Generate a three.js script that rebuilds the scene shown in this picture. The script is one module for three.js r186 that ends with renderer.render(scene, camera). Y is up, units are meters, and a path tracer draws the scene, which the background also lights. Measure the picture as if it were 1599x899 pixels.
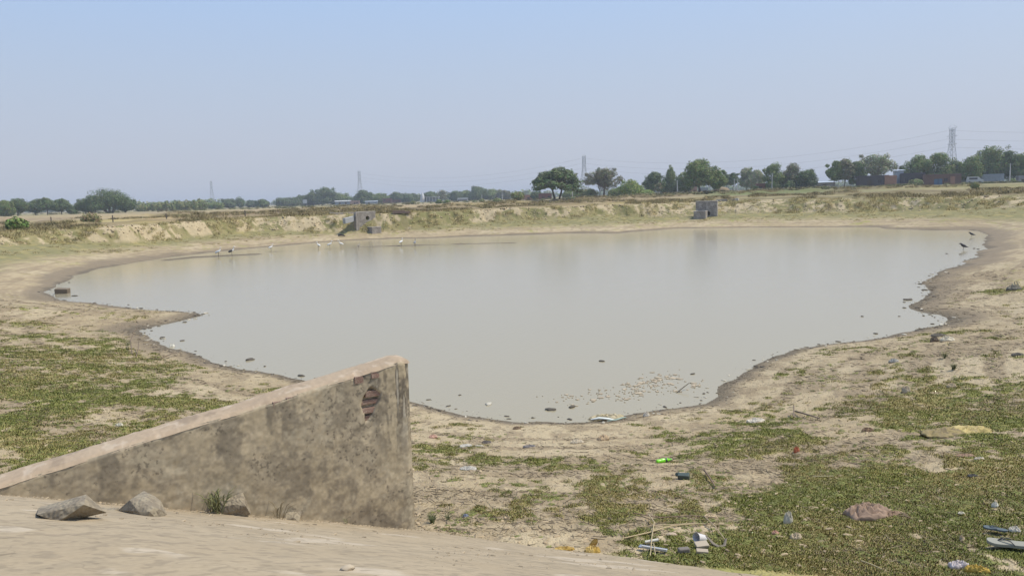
import * as THREE from 'three';
import { mergeGeometries, mergeVertices } from 'three/addons/utils/BufferGeometryUtils.js';
import { ConvexGeometry } from 'three/addons/geometries/ConvexGeometry.js';
import { RoundedBoxGeometry } from 'three/addons/geometries/RoundedBoxGeometry.js';

// ---------------------------------------------------------------- camera, sky, sun, exposure
const scene = new THREE.Scene();
const FOCAL = 1250, PW = 1599, PH = 899;                         // focal length and picture size, in photograph pixels
const EYE = 4.0;                                                 // lens height above the pond (the pond is y = 0)
const camera = new THREE.PerspectiveCamera(2 * Math.atan(PH / 2 / FOCAL) * 180 / Math.PI, PW / PH, 0.1, 9000);
camera.position.set(0, EYE, 0);
camera.rotation.set(-0.1128, 0, -0.0297, 'YXZ');
camera.updateMatrixWorld(true);
const renderer = new THREE.WebGLRenderer({ antialias: true });
renderer.setSize(1024, 575);
renderer.toneMapping = THREE.LinearToneMapping;
renderer.toneMappingExposure = 1.0;
renderer.shadowMap.enabled = true;

const SUN_EL = 60 * Math.PI / 180, SUN_AZ = 86 * Math.PI / 180;  // azimuth from straight ahead (-z) towards the right (+x)
const sunDir = new THREE.Vector3(Math.cos(SUN_EL) * Math.sin(SUN_AZ), Math.sin(SUN_EL), -Math.cos(SUN_EL) * Math.cos(SUN_AZ));
const sun = new THREE.DirectionalLight(new THREE.Color(1.0, 0.915, 0.775), 4.25);
sun.name = 'sun'; sun.position.copy(sunDir).multiplyScalar(150); sun.castShadow = true;
sun.shadow.mapSize.set(4096, 4096); sun.shadow.radius = 2;
Object.assign(sun.shadow.camera, { left: -170, right: 170, top: 170, bottom: -170, near: 1, far: 500 });
scene.add(sun, sun.target);

{ // hazy clear sky: pale at the horizon, blue overhead, a soft bright region round the sun
  const W = 512, H = 256, d = new Float32Array(W * H * 4);
  const sm = (a, b, x) => { const t = Math.min(1, Math.max(0, (x - a) / (b - a))); return t * t * (3 - 2 * t); };
  const stops = [[-90, .44, .46, .48], [0, .515, .548, .622], [3, .51, .553, .645], [8, .46, .558, .715], [14, .385, .547, .815], [25, .29, .46, .78], [50, .20, .36, .70], [90, .16, .31, .64]];
  for (let j = 0; j < H; j++) for (let i = 0; i < W; i++) {
    const el = ((j + .5) / H - .5) * 180, az = ((i + .5) / W - .5) * 2 * Math.PI;   // u = atan2(z, x) / 2pi + 0.5
    const ce = Math.cos(el * Math.PI / 180), v = [Math.cos(az) * ce, Math.sin(el * Math.PI / 180), Math.sin(az) * ce];
    let k = 1; while (k < stops.length - 1 && stops[k][0] < el) k++;
    const a = stops[k - 1], b = stops[k], t = Math.min(1, Math.max(0, (el - a[0]) / (b[0] - a[0])));
    const c = Math.max(-1, Math.min(1, v[0] * sunDir.x + v[1] * sunDir.y + v[2] * sunDir.z)), ang = Math.acos(c);
    const glow = .30 * Math.exp(-ang * ang / .5) + .10 * Math.exp(-ang * ang / 2.2);
    const o = (j * W + i) * 4;
    for (let q = 0; q < 3; q++) d[o + q] = a[q + 1] + (b[q + 1] - a[q + 1]) * t + glow * [1, .97, .9][q] * sm(-6, 6, el);
    d[o + 3] = 1;
  }
  const t = new THREE.DataTexture(d, W, H, THREE.RGBAFormat, THREE.FloatType);
  t.mapping = THREE.EquirectangularReflectionMapping; t.magFilter = THREE.LinearFilter; t.minFilter = THREE.LinearFilter; t.needsUpdate = true;
  scene.background = t; scene.environment = t; scene.environmentIntensity = 1;
}
scene.fog = new THREE.FogExp2(new THREE.Color(.80, .86, .95), 0.0005);

// ---------------------------------------------------------------- numbers, noise
function RNG(s) { return () => { s = (s + 0x6D2B79F5) | 0; let t = Math.imul(s ^ (s >>> 15), 1 | s); t = (t + Math.imul(t ^ (t >>> 7), 61 | t)) ^ t; return ((t ^ (t >>> 14)) >>> 0) / 4294967296; }; }
const clamp = (x, a = 0, b = 1) => x < a ? a : x > b ? b : x;
const lerp = (a, b, t) => a + (b - a) * t;
const sstep = (a, b, x) => { const t = clamp((x - a) / (b - a)); return t * t * (3 - 2 * t); };
const mix3 = (a, b, t) => [a[0] + (b[0] - a[0]) * t, a[1] + (b[1] - a[1]) * t, a[2] + (b[2] - a[2]) * t];
const NT = 256, NTAB = (() => { const r = RNG(77), a = new Float32Array(NT * NT); for (let i = 0; i < a.length; i++) a[i] = r(); return a; })();
function vn(x, y) {                                              // smooth value noise, 0..1, repeats every 256 units
  const xi = Math.floor(x), yi = Math.floor(y); let fx = x - xi, fy = y - yi; fx = fx * fx * (3 - 2 * fx); fy = fy * fy * (3 - 2 * fy);
  const x0 = xi & 255, x1 = (xi + 1) & 255, y0 = (yi & 255) << 8, y1 = ((yi + 1) & 255) << 8;
  const a = NTAB[y0 + x0], b = NTAB[y0 + x1], c = NTAB[y1 + x0], d = NTAB[y1 + x1];
  return a + (b - a) * fx + (c - a + (a - b - c + d) * fx) * fy;
}
function fbm(x, y, n = 4) { let s = 0, a = .5, t = 0; for (let i = 0; i < n; i++) { s += a * vn(x + i * 17.3, y + i * 41.7); t += a; a *= .5; const q = x * 1.6 - y * 1.2; y = x * 1.2 + y * 1.6; x = q; } return s / t; }

// ---------------------------------------------------------------- from photograph pixels to places
const _e = new THREE.Vector3(0, EYE, 0);
function ray(px, py) { return new THREE.Vector3((px - 799.5) / FOCAL, (449.5 - py) / FOCAL, -1).applyQuaternion(camera.quaternion).normalize(); }
function atHeight(px, py, y) { const d = ray(px, py), t = (y - EYE) / d.y; return new THREE.Vector3(d.x * t, y, d.z * t); }
function atDepth(px, py, Z) { const d = ray(px, py), t = -Z / d.z; return new THREE.Vector3(d.x * t, EYE + d.y * t, -Z); }
function project(p) { const q = p.clone().sub(_e).applyQuaternion(camera.quaternion.clone().invert()); return [799.5 - q.x / q.z * FOCAL, 449.5 + q.y / q.z * FOCAL]; }
const azim = (x, z) => Math.atan2(x, -z);
const azOfPx = (px) => { const d = ray(px, 330); return azim(d.x, d.z); };

// ---------------------------------------------------------------- names, labels, meshes
const used = new Map();
function numbered(name) { const k = used.get(name) ?? 0; used.set(name, k + 1); return k ? name + '_' + String(k).padStart(3, '0') : name; }
function tag(o, label, category, group) { o.userData.label = label; o.userData.category = category; o.userData.kind ??= 'thing'; if (group) o.userData.group = group; return o; }
function thing(name, label, category, pos, turn = 0, group) {
  const o = new THREE.Group(); o.name = numbered(name); o.position.copy(pos); o.rotation.y = turn; scene.add(o); return tag(o, label, category, group);
}
const plain = (g) => { g = g.index ? g.toNonIndexed() : g; for (const k of Object.keys(g.attributes)) if (!['position', 'normal', 'uv', 'color'].includes(k)) g.deleteAttribute(k); return g; };
function merged(list) {
  list = list.filter(Boolean); if (list.length === 1) return list[0];
  list = list.map(plain); const anyC = list.some((g) => g.attributes.color);
  for (const g of list) {
    const n = g.attributes.position.count;
    if (!g.attributes.uv) g.setAttribute('uv', new THREE.BufferAttribute(new Float32Array(n * 2), 2));
    if (anyC && !g.attributes.color) g.setAttribute('color', new THREE.BufferAttribute(new Float32Array(n * 3).fill(1), 3));
  }
  return mergeGeometries(list);
}
function obj(name, geo, mat, parent = scene) {
  const m = new THREE.Mesh(Array.isArray(geo) ? merged(geo) : geo, mat);
  m.name = parent === scene ? numbered(name) : name; m.castShadow = m.receiveShadow = true; parent.add(m);
  return m;
}
const struct = (name, geo, mat) => { const m = obj(name, geo, mat); m.userData.kind = 'structure'; return m; };
const stuff = (o, label, category) => { o.userData.kind = 'stuff'; return tag(o, label, category); };
const mats = new Map();
function std(r, g, b, rough = .9, more = {}) {
  const key = [r, g, b, rough, JSON.stringify(Object.keys(more).filter((k) => !more[k]?.isTexture).map((k) => [k, more[k]]))].join();
  const tex = Object.values(more).some((v) => v?.isTexture);
  if (!tex && mats.has(key)) return mats.get(key);
  const m = new THREE.MeshStandardMaterial({ color: new THREE.Color().setRGB(r, g, b), roughness: rough, ...more }); if (!tex) mats.set(key, m); return m;
}
function T(g, x = 0, y = 0, z = 0, rx = 0, ry = 0, rz = 0, sx = 1, sy = sx, sz = sx) {
  return g.applyMatrix4(new THREE.Matrix4().compose(new THREE.Vector3(x, y, z), new THREE.Quaternion().setFromEuler(new THREE.Euler(rx, ry, rz)), new THREE.Vector3(sx, sy, sz)));
}
const box = (w, h, d, x = 0, y = 0, z = 0, ry = 0) => T(new THREE.BoxGeometry(w, h, d), x, y, z, 0, ry);
const rbox = (w, h, d, r = .01, seg = 2) => new RoundedBoxGeometry(w, h, d, seg, r);
function bar(a, b, w, w2 = w) {                                   // a square bar from a to b
  const d = b.clone().sub(a), L = d.length(), g = new THREE.CylinderGeometry(w2 * .7, w * .7, L, 4, 1);
  g.applyQuaternion(new THREE.Quaternion().setFromUnitVectors(new THREE.Vector3(0, 1, 0), d.normalize()));
  return g.translate((a.x + b.x) / 2, (a.y + b.y) / 2, (a.z + b.z) / 2);
}
const V = (x, y, z) => new THREE.Vector3(x, y, z);
function sweep(pts, radii, seg = 6, flat = 1) {                   // one closed skin round a chain of points
  const n = pts.length, P = [], I = []; let up = V(0.13, 1, 0.21).normalize(), prev = null;
  for (let i = 0; i < n; i++) {
    const t = pts[Math.min(i + 1, n - 1)].clone().sub(pts[Math.max(i - 1, 0)]).normalize();
    if (prev) up.applyQuaternion(new THREE.Quaternion().setFromUnitVectors(prev, t)); prev = t;
    const s = V().crossVectors(t, up).normalize(), u = V().crossVectors(s, t).normalize();
    for (let k = 0; k < seg; k++) { const a = k / seg * 2 * Math.PI, c = Math.cos(a) * radii[i], e = Math.sin(a) * radii[i] * flat; P.push(pts[i].x + s.x * c + u.x * e, pts[i].y + s.y * c + u.y * e, pts[i].z + s.z * c + u.z * e); }
  }
  const c0 = n * seg, c1 = c0 + 1; P.push(...pts[0].toArray(), ...pts[n - 1].toArray());
  for (let i = 0; i < n - 1; i++) for (let k = 0; k < seg; k++) { const a = i * seg + k, b = i * seg + (k + 1) % seg; I.push(a, b, a + seg, b, b + seg, a + seg); }
  for (let k = 0; k < seg; k++) { I.push(c0, (k + 1) % seg, k); I.push(c1, (n - 1) * seg + k, (n - 1) * seg + (k + 1) % seg); }
  const g = new THREE.BufferGeometry(); g.setAttribute('position', new THREE.Float32BufferAttribute(P, 3)); g.setIndex(I); g.computeVertexNormals(); return g;
}
function lump(w, h, d, seed, rough = .25, detail = 2, freq = 1.6) {   // an uneven solid: stone, clod, rag
  const g = mergeVertices(new THREE.IcosahedronGeometry(1, detail).deleteAttribute('normal').deleteAttribute('uv')), p = g.attributes.position;
  for (let i = 0; i < p.count; i++) {
    const x = p.getX(i), y = p.getY(i), z = p.getZ(i), f = 1 + rough * 2 * (vn(x * freq + seed * 7.1 + z * .7 + 20, y * freq + seed * 3.3 + z * freq + 20) - .5) + rough * (vn(x * freq * 3 + seed + 40, z * freq * 3 + y * 3 + 40) - .5);
    p.setXYZ(i, x * f * w / 2, y * f * h / 2, z * f * d / 2);
  }
  g.computeVertexNormals(); return g;
}
function tex(n, m, fn, srgb = false, rep = null) {                // a computed 8-bit texture; fn(u, v) gives three values 0..1
  const d = new Uint8Array(n * m * 4);
  for (let j = 0; j < m; j++) for (let i = 0; i < n; i++) {
    const c = fn((i + .5) / n, (j + .5) / m), o = (j * n + i) * 4;
    for (let k = 0; k < 3; k++) { const v = clamp(c[k]); d[o + k] = 255 * (srgb ? (v <= .0031308 ? v * 12.92 : 1.055 * Math.pow(v, 1 / 2.4) - .055) : v) + .5; }
    d[o + 3] = 255;
  }
  const t = new THREE.DataTexture(d, n, m); t.magFilter = t.minFilter = THREE.LinearFilter; t.wrapS = t.wrapT = THREE.RepeatWrapping;
  if (srgb) t.colorSpace = THREE.SRGBColorSpace; if (rep) t.repeat.set(rep[0], rep[1]); t.needsUpdate = true; return t;
}
// ---------------------------------------------------------------- the pond and the land round it
const shorePx = [[640, 629], [660, 634], [690, 643], [720, 648], [760, 651], [800, 655], [850, 656], [900, 656], [945, 655], [985, 645], [1020, 641], [1060, 637], [1100, 631], [1119, 620], [1128, 606], [1150, 590], [1183, 570], [1217, 557], [1250, 546], [1293, 538], [1350, 532], [1383, 527], [1427, 518], [1470, 508], [1483, 500], [1470, 492], [1440, 488], [1417, 483], [1433, 468], [1450, 460], [1452, 452], [1443, 443], [1450, 435], [1470, 427], [1477, 420], [1504, 412], [1527, 400], [1538, 387], [1535, 377], [1545, 371], [1537, 363], [1513, 359], [1450, 359], [1383, 357], [1377, 354], [1317, 354], [1150, 355], [1060, 356], [1010, 360], [965, 364], [880, 364], [830, 366], [800, 367], [725, 369], [662, 372], [625, 372], [550, 375], [475, 380], [400, 387], [325, 394], [250, 403], [200, 411], [160, 418], [120, 430], [93, 443], [70, 457], [80, 468], [147, 475], [187, 478], [213, 483], [247, 486], [277, 487], [310, 489], [321, 492], [300, 497], [260, 505], [227, 512], [212, 517], [223, 523], [233, 532], [254, 542], [290, 552], [334, 563], [367, 572], [410, 583], [460, 593], [520, 606], [580, 618]];
const shore = shorePx.map(([x, y]) => { const p = atHeight(x, y, 0); return [p.x, p.z]; });
function polyDist(P, x, z, closed = true) {                       // distance to a polyline
  let m = 1e9; const n = P.length;
  for (let i = 0; i < (closed ? n : n - 1); i++) {
    const a = P[i], b = P[(i + 1) % n], dx = b[0] - a[0], dz = b[1] - a[1], t = clamp(((x - a[0]) * dx + (z - a[1]) * dz) / (dx * dx + dz * dz + 1e-9)), ex = a[0] + dx * t - x, ez = a[1] + dz * t - z, q = ex * ex + ez * ez;
    if (q < m) m = q;
  }
  return Math.sqrt(m);
}
function inside(P, x, z) { let c = false; for (let i = 0, j = P.length - 1; i < P.length; j = i++) if ((P[i][1] > z) !== (P[j][1] > z) && x < (P[j][0] - P[i][0]) * (z - P[i][1]) / (P[j][1] - P[i][1]) + P[i][0]) c = !c; return c; }
// regular grids of plan values, read by bilinear lookup
function planGrid(x0, x1, z0, z1, step, fn) {
  const nx = Math.ceil((x1 - x0) / step) + 1, nz = Math.ceil((z1 - z0) / step) + 1, a = new Float32Array(nx * nz);
  for (let j = 0; j < nz; j++) for (let i = 0; i < nx; i++) a[j * nx + i] = fn(x0 + i * step, z0 + j * step);
  return (x, z) => {
    const u = clamp((x - x0) / step, 0, nx - 1.001), v = clamp((z - z0) / step, 0, nz - 1.001), i = u | 0, j = v | 0, f = u - i, g = v - j, o = j * nx + i;
    return (a[o] * (1 - f) + a[o + 1] * f) * (1 - g) + (a[o + nx] * (1 - f) + a[o + nx + 1] * f) * g;
  };
}
const sdFar = planGrid(-130, 150, -180, 30, .8, (x, z) => polyDist(shore, x, z) * (inside(shore, x, z) ? -1 : 1));
const sdNear = planGrid(-64, 64, -112, 6, .2, (x, z) => { const c = sdFar(x, z); return Math.abs(c) > 6 ? c : polyDist(shore, x, z) * (inside(shore, x, z) ? -1 : 1); });
const shoreDist = (x, z) => (x > -63 && x < 63 && z > -111 && z < 5 ? sdNear(x, z) : sdFar(x, z));
function sd(x, z) { const s = shoreDist(x, z); if (Math.abs(s) > 5) return s; const w = .5 + .5 * clamp(-z / 60); return s + w * (.55 * (vn(x * .55 + 9, z * .55) - .5) + .22 * (vn(x * 2.1, z * 2.1 + 5) - .5)); }
// mud bars just breaking the surface near the far left shore
const barsPx = [[[262, 406], [300, 402], [340, 400], [398, 397]], [[400, 394], [450, 392], [497, 389], [535, 387], [580, 385]], [[580, 385], [612, 384], [648, 383], [700, 381.5], [760, 380], [800, 379]]];
const bars = barsPx.map((l) => l.map(([x, y]) => { const p = atHeight(x, y, 0); return [p.x, p.z]; }));
function slopeOf(s) { const c = 1.9, q = .155 * s; return q / Math.pow(1 + Math.pow(q / c, 4), .25); }
function basinH(x, z) { const s = shoreDist(x, z); return s > 0 ? slopeOf(s) : Math.max(-.6, s * .12); }
// the eroded bank round the far side: foot and lip
const lipPx = [[-420, 372, 1.7], [-180, 370, 1.7], [0, 365, 1.7], [200, 355, 1.65], [400, 343, 1.6], [590, 335, 1.5], [800, 327, 1.45], [975, 321, 1.42], [1075, 317, 1.40], [1200, 314, 1.40], [1300, 312, 1.41], [1425, 311, 1.52], [1599, 307, 1.48], [1800, 304, 1.45], [2050, 300, 1.4]];
const lip = lipPx.map(([x, y, h]) => { const p = atHeight(x, y, EYE - h); return [p.x, p.z, EYE - h]; });
const footPx = [[-420, 396], [-180, 392], [0, 386], [100, 380], [200, 375], [300, 370], [400, 362], [500, 357], [590, 352], [700, 345], [800, 341], [900, 339], [1000, 338], [1100, 336], [1200, 334], [1300, 332], [1400, 330], [1500, 328], [1599, 326], [1800, 322], [2050, 318]];
const foot = footPx.map(([x, y]) => {
  const d = ray(x, y); let t = 30;
  while (t < 160 && EYE + d.y * t > basinH(d.x * t, d.z * t)) t += .2;
  return [d.x * t, d.z * t];
});
{ // keep the foot at least 1.6 m on the pond side of the lip
  for (const p of foot) { const r = Math.hypot(p[0], p[1]), a = azim(p[0], p[1]); let rl = 1e9; for (let i = 0; i + 1 < lip.length; i++) { const a0 = azim(lip[i][0], lip[i][1]), a1 = azim(lip[i + 1][0], lip[i + 1][1]); if (a >= a0 && a <= a1) rl = lerp(Math.hypot(lip[i][0], lip[i][1]), Math.hypot(lip[i + 1][0], lip[i + 1][1]), (a - a0) / (a1 - a0)); } if (r > rl - 1.8) { const k = (rl - 1.8) / r; p[0] *= k; p[1] *= k; } }
}
const ringRange = (P) => { const tab = P.map((p) => [azim(p[0], p[1]), Math.hypot(p[0], p[1]), p[2] ?? 0]); return (a, k = 1) => { if (a <= tab[0][0]) return tab[0][k]; for (let i = 1; i < tab.length; i++) if (a <= tab[i][0]) return lerp(tab[i - 1][k], tab[i][k], (a - tab[i - 1][0]) / (tab[i][0] - tab[i - 1][0])); return tab[tab.length - 1][k]; }; };
const lipR = ringRange(lip), footR = ringRange(foot);
const farTab = [[-700, 2.7], [0, 2.75], [200, 2.7], [400, 2.6], [700, 2.65], [900, 2.9], [1000, 3.15], [1200, 3.55], [1400, 3.95], [1599, 3.85], [2200, 3.8]].map(([p, y]) => [azOfPx(p), y]);
const farY = (a) => { if (a <= farTab[0][0]) return farTab[0][1]; for (let i = 1; i < farTab.length; i++) if (a <= farTab[i][0]) return lerp(farTab[i - 1][1], farTab[i][1], (a - farTab[i - 1][0]) / (farTab[i][0] - farTab[i - 1][0])); return farTab[farTab.length - 1][1]; };
function bankPart(x, z) {                                        // 0 below the bank's foot, 1 past its lip, and metres past the lip
  const a = azim(x, z), r = Math.hypot(x, z); if (Math.abs(a) > .95) return [0, -50, a, r];
  const w = 1.4 * (fbm(x * .16, z * .16, 3) - .5) * 2, L = lipR(a) + w, F = Math.min(footR(a) + w * .5, L - 1.2);
  return [clamp((r - F) / (L - F)), r - L, a, r];
}
function groundBase(x, z) {
  const s = sd(x, z); let y;
  if (s > 0) y = slopeOf(s); else y = Math.max(-.6, s * .12);
  if (s < 0 && z < -55 && x < 5) for (let i = 0; i < 3; i++) { const d = polyDist(bars[i], x, z, false); if (d < 1.6) y = Math.max(y, [.075, .012, .05][i] - d * [.14, .08, .12][i] + (i ? .09 : .05) * (fbm(x * .7, z * .7, 3) - .5)); }
  const [b, past, a, r] = bankPart(x, z);
  if (b > 0) {
    const lipY = lipR(a, 2), top = lerp(lipY, farY(a), sstep(4, 120, past));
    let yy = lerp(Math.min(y, lipY), top, b < 1 ? lerp(b, sstep(0, 1, b), .6) : 1);
    if (b < 1) { const e = Math.sin(b * Math.PI); yy += e * (.75 * (fbm(x * .5, z * .5, 3) - .5) + .6 * (fbm(x * 1.5 + 7, z * 1.5, 3) - .5) + .22 * (vn(x * 3.1, z * 3.1) - .5)); }
    if (past > 0) { // low bunds between the fields
      const wob = 3 * (fbm(x * .03, z * .03, 3) - .5);
      for (const [o, w, h] of [[.3, .9, .16], [7, .7, .2], [17, .9, .3], [38, 1.2, .42], [75, 1.8, .5]]) { const q = (past + wob * (o > 1 ? 1 : 0) - o) / w; if (Math.abs(q) < 3) yy += h * Math.exp(-q * q) * (.45 + 1.1 * (vn(x * .12 + o, z * .12) > .32 ? vn(x * .4, z * .4 + o) : .15)); }
      yy += .05 * (fbm(x * .5, z * .5, 3) - .5);
    }
    y = yy;
  }
  return y;
}
// what grows and how wide the wet mud is, from places read off the photograph
const growPts = [[20, 520, 0.41], [20, 560, 0.52], [100, 540, 0.44], [200, 570, 0.55], [230, 583, 0.44], [60, 600, 0.55], [150, 620, 0.59], [250, 640, 0.55], [300, 650, 0.44], [335, 630, 0.3], [20, 650, 0.59], [100, 655, 0.59], [330, 590, 0.06], [400, 600, 0.06], [280, 540, 0.01], [150, 500, 0.06], [60, 490, 0.06], [0, 450, 0.0], [200, 490, 0.0], [270, 495, 0.0], [120, 520, 0.09], [380, 625, 0.26], [440, 610, 0.07], [100, 460, 0.0], [-100, 600, 0.52], [-200, 520, 0.22], [100, 720, 0.52], [-100, 800, 0.52], [300, 720, 0.44],
  [660, 690, 0.33], [700, 680, 0.09], [760, 690, 0.09], [850, 690, 0.03], [950, 680, 0.01], [800, 665, 0.0], [690, 655, 0.04], [700, 740, 0.28], [800, 740, 0.27], [850, 745, 0.37], [900, 760, 0.28], [700, 800, 0.28], [680, 815, 0.37], [760, 780, 0.21], [850, 800, 0.24], [950, 740, 0.28], [1000, 720, 0.31], [1080, 705, 0.41], [1100, 740, 0.31], [980, 800, 0.28], [1040, 790, 0.13], [1060, 760, 0.13], [1120, 690, 0.36], [1000, 860, 0.53], [1100, 880, 0.63], [1130, 800, 0.13], [1150, 760, 0.09], [1190, 740, 0.02], [1150, 720, 0.3], [1040, 830, 0.22],
  [1250, 690, 0.53], [1200, 672, 0.28], [1150, 650, 0.01], [1250, 640, 0.05], [1350, 640, 0.42], [1400, 650, 0.53], [1450, 610, 0.44], [1500, 600, 0.44], [1590, 590, 0.44], [1590, 630, 0.78], [1500, 640, 0.58], [1550, 680, 0.53], [1400, 700, 0.26], [1330, 715, 0.11], [1450, 720, 0.11], [1220, 722, 0.07], [1260, 740, 0.85], [1350, 750, 0.88], [1450, 760, 0.88], [1560, 750, 0.85], [1200, 800, 0.88], [1250, 850, 0.92], [1350, 860, 0.97], [1500, 850, 0.97], [1590, 800, 0.92], [1590, 880, 0.92], [1200, 880, 0.92], [1500, 700, 0.19], [1480, 570, 0.25], [1400, 590, 0.05], [1300, 600, 0.03], [1350, 560, 0.0], [1450, 530, 0.02], [1550, 520, 0.04], [1592, 450, 0.37], [1590, 482, 0.07], [1500, 450, 0.0], [1250, 600, 0.0], [1560, 400, 0.0], [1700, 800, 0.9], [1700, 600, 0.53], [1700, 480, 0.18], [1560, 545, 0.07], [700, 899, 0.22]];
const mudPts = [[640, 632, .3], [900, 660, .4], [1000, 645, .38], [1125, 620, .34], [1250, 548, .3], [1350, 535, .36], [1430, 518, .7], [1475, 500, .9], [1445, 475, .85], [1470, 440, 1.15], [1530, 405, 1.9], [1545, 375, 1.7], [1500, 362, 1.6], [1380, 355, .9], [1300, 354, .4], [1150, 355, .3], [1000, 360, .9], [880, 364, 1.1], [800, 368, .9], [720, 369, .7], [600, 372, .5], [450, 382, .6], [330, 394, .9], [250, 403, 1.9], [180, 415, 2.2], [120, 425, 1.8], [62, 457, 1.1], [80, 470, 1.5], [150, 478, 1.0], [230, 487, .4], [319, 490, .8], [260, 507, .9], [214, 515, 1.2], [240, 535, .8], [300, 556, .55], [380, 577, .4], [450, 594, .4]];
const onLand = (x, y) => { const d = ray(x, y); let t = 3; while (t < 400 && EYE + d.y * t > groundBase(d.x * t, d.z * t)) t += .05 + t * .002; return V(d.x * t, 0, d.z * t); };
function blend(pts, base, pow) {
  const P = pts.map(([x, y, v]) => { const p = base(x, y); return [azim(p.x, p.z) * 2.2, Math.log(Math.hypot(p.x, p.z)), v]; });
  const NA = 160, NR = 120, A0 = -1.1, A1 = 1.1, L0 = 1, L1 = 5.2, g = new Float32Array(NA * NR);
  for (let j = 0; j < NR; j++) for (let i = 0; i < NA; i++) {
    const a = lerp(A0, A1, i / (NA - 1)) * 2.2, l = lerp(L0, L1, j / (NR - 1)); let s = 0, w = 0;
    for (const p of P) { const q = (p[0] - a) ** 2 + (p[1] - l) ** 2 + .0004, k = 1 / Math.pow(q, pow); s += k * p[2]; w += k; }
    g[j * NA + i] = s / w;
  }
  return (x, z) => {
    const u = clamp((azim(x, z) - A0) / (A1 - A0) * (NA - 1), 0, NA - 1.001), v = clamp((Math.log(Math.hypot(x, z) + .01) - L0) / (L1 - L0) * (NR - 1), 0, NR - 1.001), i = u | 0, j = v | 0, f = u - i, h = v - j, o = j * NA + i;
    return (g[o] * (1 - f) + g[o + 1] * f) * (1 - h) + (g[o + NA] * (1 - f) + g[o + NA + 1] * f) * h;
  };
}
const growth = blend(growPts, onLand, 1.7);
const mudWide = blend(mudPts, (x, y) => atHeight(x, y, 0), 2);
const rot = (x, z, a) => [x * Math.cos(a) + z * Math.sin(a), -x * Math.sin(a) + z * Math.cos(a)];
function grassAt(x, z) {                                         // -1..1: above 0 grass stands there
  const g = growth(x, z), s = sd(x, z); if (s < .8) return -1;
  const n = .4 * fbm(x * 1.1 + 3, z * .8, 3) + .28 * fbm(x * 4.3, z * 3.4 + 8, 2) + .32 * fbm(x * 10.7 + 5, z * 9.1, 2), c = (n - .5) * 3 + .5;   // roughly even 0..1
  return clamp(g - c, -1, 1);
}
const SAND = [.345, .270, .157], PALE = [.425, .345, .214], BROWN = [.245, .186, .11], MUD = [.195, .152, .096], WET = [.115, .092, .06], GREEN = [.235, .24, .05], STRAW = [.34, .272, .11], OLIVE = [.18, .168, .064], FIELD = [.375, .285, .155], CROP = [.14, .16, .05];
const grain = new Float32Array(512 * 512).map((_, i) => { const x = i & 511, y = i >> 9; return NTAB[((x * 7 + y * 131) & 65535)] * .5 + NTAB[((x * 13 + y * 57 + 999) & 65535)] * .5; });
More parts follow.
